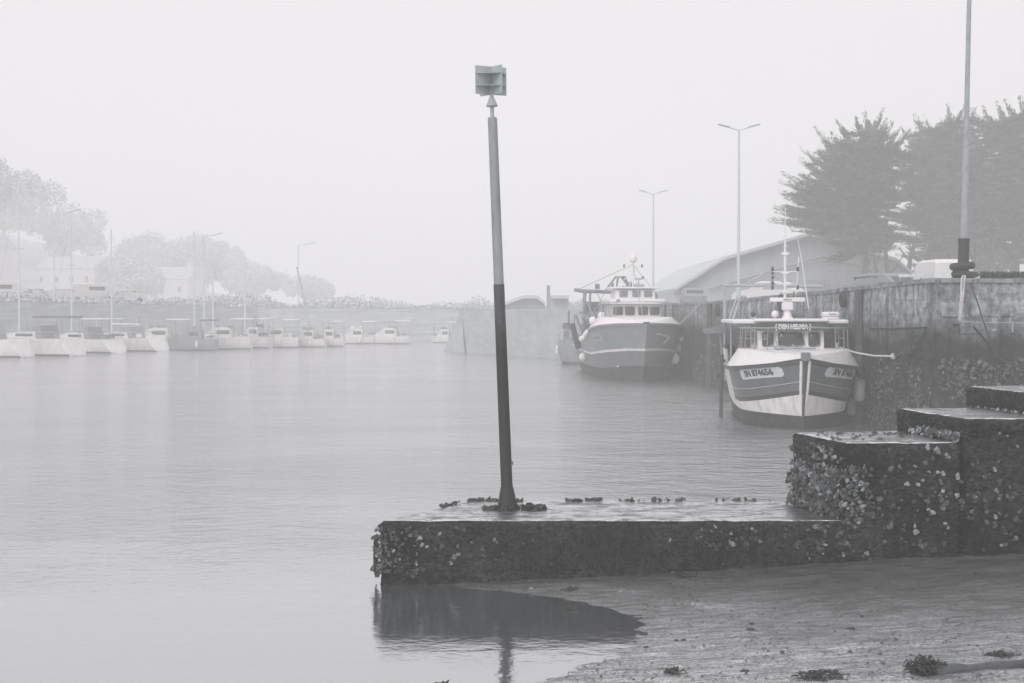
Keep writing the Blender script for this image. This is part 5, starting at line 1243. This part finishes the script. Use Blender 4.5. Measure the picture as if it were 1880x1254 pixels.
m = MB(); p = at(1003, 560, 125); m.box((0, 0, 1), (.28, .28, 2.0)); tag(m.build('pier_post', far_grey, loc=(p.x, 118, 3.7)), 'small upright post on the pier between the two huts', 'post')

# ------------------------------------------------------------------ cypress trees
def cypress(X, Y, zb, tips, trunks, label, seed, centre, fill=120, spread=6.0):
    """tips: world (x, z) ends of the outer boughs; every bough carries flat, layered sprays that point along it"""
    S = 2.1
    rnd = random.Random(seed); o = tag(empty('cypress_tree', (X, Y, zb)), label, 'tree', 'wind-shaped cypress trees on the quay')
    tm_ = MB(); lm = MB(); cx, cz = centre[0] - X, centre[1] - zb
    for tx, r0, top in trunks:
        tx *= S; top *= S * .95; pts = []; dy = rnd.uniform(-1, 1)
        for k in range(9):
            t = k / 8; pts.append((tx + (cx - tx) * .3 * t + .3 * math.sin(t * 4 + tx), dy * (1 - t) + .3 * math.sin(tx * 3) * t, top * 1.25 * t - .3 * (k == 0)))
        tm_.tube(pts, [1.25 * r0 * (1.3 if k == 0 else 1.05 - .1 * k) for k in range(9)], 8)
        for _ in range(4):
            q = Vector(pts[rnd.choice((3, 4, 5, 6))]); e = q + Vector((rnd.uniform(-2.2, 2.2), rnd.uniform(-1.5, 1.5), rnd.uniform(1.0, 2.2)))
            tm_.tube([q, q.lerp(e, .5) + Vector((0, 0, -.15)), e], [r0 * .4, r0 * .3, r0 * .15], 6)
    def spray(p, d, ln, wdt, thick=.06):
        side = d.cross(Vector((0, 0, 1))); side = side.normalized() if side.length > 1e-3 else Vector((1, 0, 0)); up = side.cross(d).normalized()
        nn = int(26 * ln * wdt) + 8
        for _ in range(nn):
            t = rnd.random(); w_ = wdt * (1 - t ** 1.5 * .9) * rnd.uniform(-1, 1)
            q = p + d * ln * t + side * w_ + up * (rnd.gauss(0, thick) - abs(w_) * .15) + Vector((0, 0, .10 * ln * t * t))
            a = (d + side * rnd.uniform(-.5, .5) + up * rnd.uniform(-.05, .3)).normalized() * rnd.uniform(.12, .27)
            b_ = (side + d * rnd.uniform(-.4, .4) + up * rnd.uniform(-.35, .35)).normalized() * rnd.uniform(.055, .11)
            lm.add([q - a, q + b_, q + a, q - b_], [(0, 1, 2, 3)])
    def bough(start, tip, w_, curl=.10):
        start = Vector(start); tip = Vector(tip); L_ = (tip - start).length; mid = start.lerp(tip, .55) + Vector((0, 0, -curl * L_)); pts = []
        for k in range(11):
            t = k / 10; pts.append((1 - t) ** 2 * start + 2 * t * (1 - t) * mid + t * t * tip)
        tm_.tube(pts, [lerp(.07, .012, k / 10) * w_ for k in range(11)], 5)
        for k in range(1, 11):
            dr = (pts[min(k + 1, 10)] - pts[k - 1]).normalized(); t = k / 10
            spray(pts[k] - dr * .3, dr, rnd.uniform(1.0, 1.5) * w_ * (1.15 - .35 * t), rnd.uniform(.28, .46) * w_ * (1.5 - .75 * t))
            if t > .6: spray(pts[k] - dr * .5 + Vector((0, rnd.uniform(-.3, .3), .12)), dr, 1.3 * w_, .45 * w_ * (1.5 - .8 * t), .12)
            if t < .85:
                for q in (-1, 1):
                    sd = dr.cross(Vector((0, 0, 1))).normalized() * q
                    spray(pts[k], (dr * .9 + sd * rnd.uniform(.3, .9) + Vector((0, 0, rnd.uniform(-.15, .2)))).normalized(), rnd.uniform(1.1, 2.1) * w_ * (1.2 - .6 * t), rnd.uniform(.32, .54) * w_)
    for tx_, tz_ in tips:
        p = Vector((tx_ - X, rnd.uniform(-1.5, 1.2), tz_ - zb)); st = Vector((cx + (p.x - cx) * .15 + (2.2 if p.x < cx + 1 else -2.2), 0, lerp(cz, p.z, .35) - 1.0)); bough(st, p, 1.05)
        for _ in range(2): k = rnd.uniform(.82, .93); bough(st + Vector((0, rnd.uniform(-1, 1), -.5)), Vector((lerp(st.x, p.x, k), p.y + rnd.uniform(-.8, .8), lerp(st.z, p.z, k) - rnd.uniform(.1, .7))), 1.1)
        for _ in range(3):
            k = rnd.uniform(.6, .93); p2 = Vector((lerp(cx, p.x, k), rnd.uniform(-spread, spread) * .8, lerp(cz, p.z, k - .03))); bough(st + Vector((0, p2.y * .2, 0)), p2, .95)
    T = [(a - X, b_ - zb) for a, b_ in tips]
    for _ in range(fill):
        a, b_ = rnd.choice(T), rnd.choice(T); t = rnd.random(); q = (lerp(a[0], b_[0], t), lerp(a[1], b_[1], t)); k = math.sqrt(rnd.random()) * .88
        p = Vector((lerp(cx, q[0], k), rnd.uniform(-1, 1) * spread * math.sqrt(1 - k * k * .8), lerp(cz, q[1], k)))
        sgn = -1 if p.x < cx + rnd.uniform(-2, 2) else 1; st = p + Vector((-sgn * rnd.uniform(2.6, 4.2), -p.y * .35, rnd.uniform(-.9, .1))); bough(st, p, 1.0, .05)
    tm_.build('trunk', bark, o, smooth=True, recalc=False); lm.build('crown', leafm, o, recalc=False)
def tp(Y, *pp): return [(at(px, py, Y).x, at(px, py, Y).z) for px, py in pp]
YA = 138
cypress(at(1590, 500, YA).x, YA, 3.9, tp(YA, (1426, 408), (1435, 385), (1432, 395), (1440, 358), (1444, 328), (1462, 344), (1478, 306), (1483, 281), (1512, 296), (1508, 246), (1530, 262), (1543, 236), (1570, 238), (1590, 228), (1617, 214), (1622, 232), (1648, 245), (1660, 258),
        (1690, 300), (1470, 425), (1505, 440), (1530, 470), (1560, 450), (1600, 462), (1640, 455), (1680, 440), (1530, 425), (1525, 478)), [(-.2, .34, 3.6), (.55, .2, 3.2), (1.3, .25, 3.4)],
        'left-hand cypress with ragged pointed boughs over the warehouse roof', 11, (at(1590, 360, YA).x, at(1590, 360, YA).z), fill=190)
YB = 150
cypress(at(1730, 500, YB).x, YB, 3.9, tp(YB, (1665, 250), (1678, 232), (1690, 228), (1708, 226), (1730, 236), (1738, 212), (1765, 200), (1790, 210), (1640, 300), (1645, 340), (1640, 400), (1660, 450), (1700, 465), (1750, 470), (1800, 450), (1810, 400), (1830, 330), (1820, 260)),
        [(-1.8, .32, 3.2), (-.9, .38, 3.6), (-.3, .2, 3.6), (.5, .25, 3.6), (1.2, .18, 3.4), (2.0, .2, 3.4)], 'middle cypress directly behind the white van', 12, (at(1730, 360, YB).x, at(1730, 360, YB).z), fill=210)
YD = 145
cypress(at(1860, 500, YD).x, YD, 3.95, tp(YD, (1790, 215), (1810, 208), (1835, 205), (1848, 202), (1872, 195), (1885, 190), (1900, 200), (1790, 300), (1785, 380), (1790, 450), (1840, 480), (1900, 470), (1960, 440), (1980, 350), (1975, 260), (1940, 205)),
        [(-1.2, .3, 3.6), (0, .4, 3.8), (1.3, .3, 3.6)], 'right-hand cypress cut by the right edge of the picture', 13, (at(1880, 350, YD).x, at(1880, 350, YD).z), fill=210)
YE = 172
cypress(at(1770, 500, YE).x, YE, 3.9, tp(YE, (1640, 380), (1648, 310), (1672, 258), (1720, 238), (1780, 226), (1840, 224), (1900, 220), (1925, 300), (1660, 470), (1650, 500), (1700, 512), (1760, 515), (1820, 515), (1880, 512), (1920, 480), (1930, 400)),
        [(-2.4, .3, 3.6), (-.6, .35, 3.6), (1.4, .3, 3.6), (3.0, .3, 3.6)], 'dim low-branching cypress filling the gap behind the other three', 14, (at(1780, 420, YE).x, at(1780, 420, YE).z), fill=300)
# scrub at the quay edge
random.seed(31); m = MB()
for _ in range(2600):
    px = random.uniform(1800, 1885) if random.random() < .75 else random.uniform(1590, 1680); Y = 39.5 + random.random() * .6 if px > 1719 else 45
    base = at(px, 512, Y); z = 4.33 + random.random() ** 2 * .22; a = random.uniform(0, 6.28)
    if px < 1719: z = qz(45) + .05 + random.random() ** 2 * .12; base.x = wx(45) + .5 + random.uniform(0, 1.5)
    p = Vector((base.x, Y, z)); q = Vector((math.cos(a) * .03, math.sin(a) * .03, .04)); m.add([p - q, p + Vector((.012, 0, 0)), p + q, p - Vector((.012, 0, 0))], [(0, 1, 2, 3)])
tag(m.build('weeds', leafm, recalc=False), kind='stuff')

# ------------------------------------------------------------------ haze
hz = bpy.data.materials.new('haze'); hz.use_nodes = True; n = hz.node_tree; n.nodes.clear()
o_ = n.nodes.new('ShaderNodeOutputMaterial'); v = n.nodes.new('ShaderNodeVolumePrincipled')
v.inputs['Color'].default_value = (.992, .990, .997, 1); v.inputs['Density'].default_value = HAZE_DENSITY; v.inputs['Anisotropy'].default_value = -.3
n.links.new(v.outputs[0], o_.inputs['Volume'])
m = MB(); m.box((0, 235, 12.5), (760, 640, 31))
tag(m.build('haze', hz), kind='stuff')
